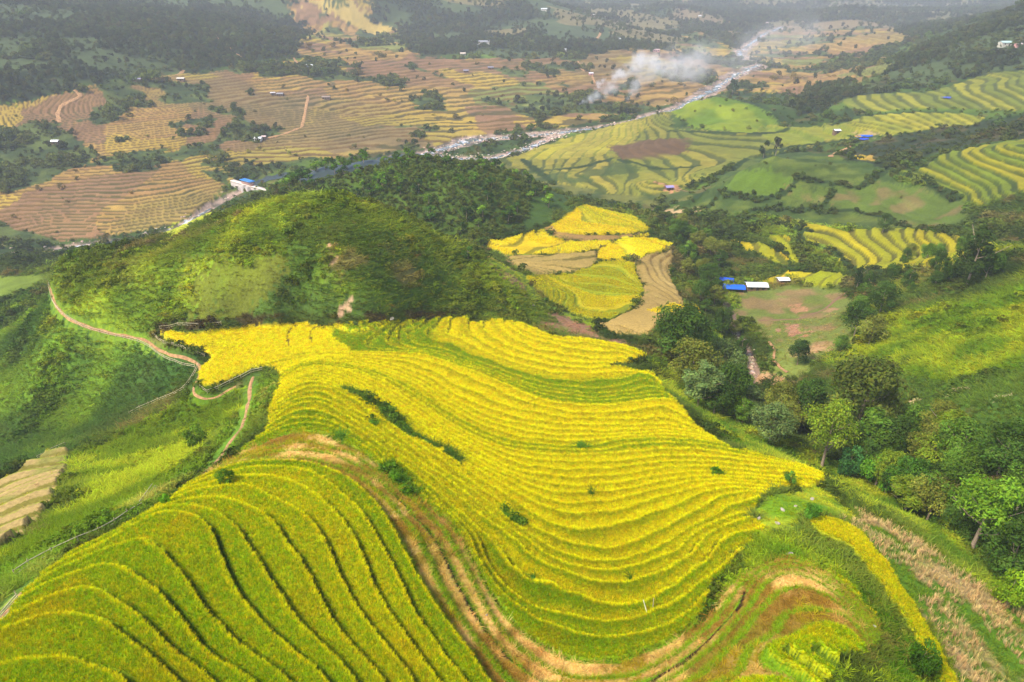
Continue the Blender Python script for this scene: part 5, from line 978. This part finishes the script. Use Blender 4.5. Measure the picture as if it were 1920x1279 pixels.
scatter('creek_boulders', np.stack([q[:, 0], q[:, 1], zat(q[:, 0], q[:, 1])], 1), np.stack([s, s, s], 1), g.uniform(0, 6.28, 260), vary(np.broadcast_to(S(168,148,134), (260, 3)), g, .25), g.integers(0, 3, 260), bs, Mr, 'small pale boulders lying in the ravine creek')
print('objects', round(time.time()-T00, 1))
# ------------------------------------------------------------------ air and smoke
def box(name, lo, hi):
    lo, hi = np.array(lo, float), np.array(hi, float); V = [[(lo, hi)[a][0], (lo, hi)[b][1], (lo, hi)[c][2]] for a in (0, 1) for b in (0, 1) for c in (0, 1)]
    return mesh(name, V, [(0, 1, 3, 2), (4, 6, 7, 5), (0, 4, 5, 1), (2, 3, 7, 6), (0, 2, 6, 4), (1, 5, 7, 3)])
m, n, o = newmat('haze_air'); pv = nd(n, 'ShaderNodeVolumePrincipled'); pv.inputs['Color'].default_value = (.84, .88, 1.0, 1); pv.inputs['Density'].default_value = .00022; pv.inputs['Anisotropy'].default_value = .1
n.links.new(pv.outputs[0], o.inputs['Volume'])
hb = box('haze', (-3650, -45, float(ZF.min())-1.5), (3650, 3020, float(ZF.max())+12)); hb.materials.append(m); link('haze', hb, kind='stuff', label='thin bluish haze filling the valley')
print('z', ZF.min(), ZF.max())
# smoke of the burning straw: thin ragged plumes, densest at the fire
def plume(u0, v0, pts, label, dens_, seed, sc=.05):
    """pts: (u, v, radius in seen pixels, strength) along the drift, rising away from the fire"""
    p0 = seen(u0, v0); D = p0[1]*cP-p0[2]*sP; C_ = np.array([ray(u, v)*D for u, v, r, q in pts])-p0; Rr = np.array([1.15*r*D/F for u, v, r, q in pts]); C_[:, 1] += np.linspace(0, 8, len(C_)); C_[:, 2] += Rr*.4
    me = box('smoke', (C_-Rr[:, None]*1.25).min(0), (C_+Rr[:, None]*1.25).max(0)); m, nn, o = newmat('smoke'); pv = nd(nn, 'ShaderNodeVolumePrincipled'); pv.inputs['Color'].default_value = (.96, .97, 1, 1); tc = nd(nn, 'ShaderNodeTexCoord')
    mp = nd(nn, 'ShaderNodeMapping'); mp.inputs['Location'].default_value = (seed*13.1, seed*7.7, 0); nn.links.new(tc.outputs['Object'], mp.inputs[0])
    t1 = nd(nn, 'ShaderNodeTexNoise'); t1.inputs['Scale'].default_value = sc; t1.inputs['Detail'].default_value = 6; t1.inputs['Roughness'].default_value = .65; nn.links.new(mp.outputs[0], t1.inputs['Vector'])
    w1 = nd(nn, 'ShaderNodeVectorMath', operation='SUBTRACT'); nn.links.new(t1.outputs['Color'], w1.inputs[0]); w1.inputs[1].default_value = (.5, .5, .5)
    w2 = nd(nn, 'ShaderNodeVectorMath', operation='MULTIPLY_ADD'); nn.links.new(w1.outputs[0], w2.inputs[0]); w2.inputs[1].default_value = (float(Rr.mean())*2.2,)*3; nn.links.new(tc.outputs['Object'], w2.inputs[2]); acc = None
    for c, r, q in zip(C_, Rr, [p[3] for p in pts]):
        dd = nd(nn, 'ShaderNodeVectorMath', operation='DISTANCE'); nn.links.new(w2.outputs[0], dd.inputs[0]); dd.inputs[1].default_value = tuple(c); mr = nd(nn, 'ShaderNodeMapRange', interpolation_type='SMOOTHSTEP'); mr.inputs[1].default_value = 0; mr.inputs[2].default_value = float(r); mr.inputs[3].default_value = q; mr.inputs[4].default_value = 0; nn.links.new(dd.outputs['Value'], mr.inputs[0])
        acc = mr.outputs[0] if acc is None else math_(nn, 'MAXIMUM', acc, mr.outputs[0])
    r = nd(nn, 'ShaderNodeMapRange'); r.inputs[1].default_value = .36; r.inputs[2].default_value = .66; r.inputs[3].default_value = 0; r.inputs[4].default_value = dens_; nn.links.new(t1.outputs[0], r.inputs[0])
    nn.links.new(math_(nn, 'MULTIPLY', acc, r.outputs[0]), pv.inputs['Density']); nn.links.new(pv.outputs[0], o.inputs['Volume']); me.materials.append(m); link('smoke', me, loc=tuple(p0), kind='stuff', label=label)
plume(1088, 197, [(1087,197,4,1),(1096,194,8,1),(1108,190,10,.8),(1120,186,12,.6),(1134,182,14,.5),(1150,174,16,.4),(1166,162,18,.3)], 'low smoke plume drifting from the left fire by the river', .32, 1, .08)
plume(1116, 166, [(1115,166,4,1),(1124,163,8,1),(1136,158,11,.9),(1150,152,12,.8),(1166,146,15,.8),(1184,138,19,.8),(1202,130,24,.7),(1225,136,28,.45),(1260,140,34,.3),(1300,142,40,.2)], 'white smoke plume drifting from the upper fire', .30, 2, .07)
plume(1168, 196, [(1167,196,4,1),(1174,190,8,.8),(1184,180,12,.7),(1196,168,16,.5),(1210,156,20,.35),(1230,148,26,.2)], 'smoke plume rising from the right fire by the river', .22, 3, .07)
plume(1330, 165, [(1270,148,30,.5),(1310,140,36,.6),(1350,132,42,.7),(1400,120,46,.6),(1450,104,50,.5),(1510,90,50,.4)], 'thin bluish smoke veil drifting over the upper river', .036, 4, .02)
print('all', round(time.time()-T00, 1))
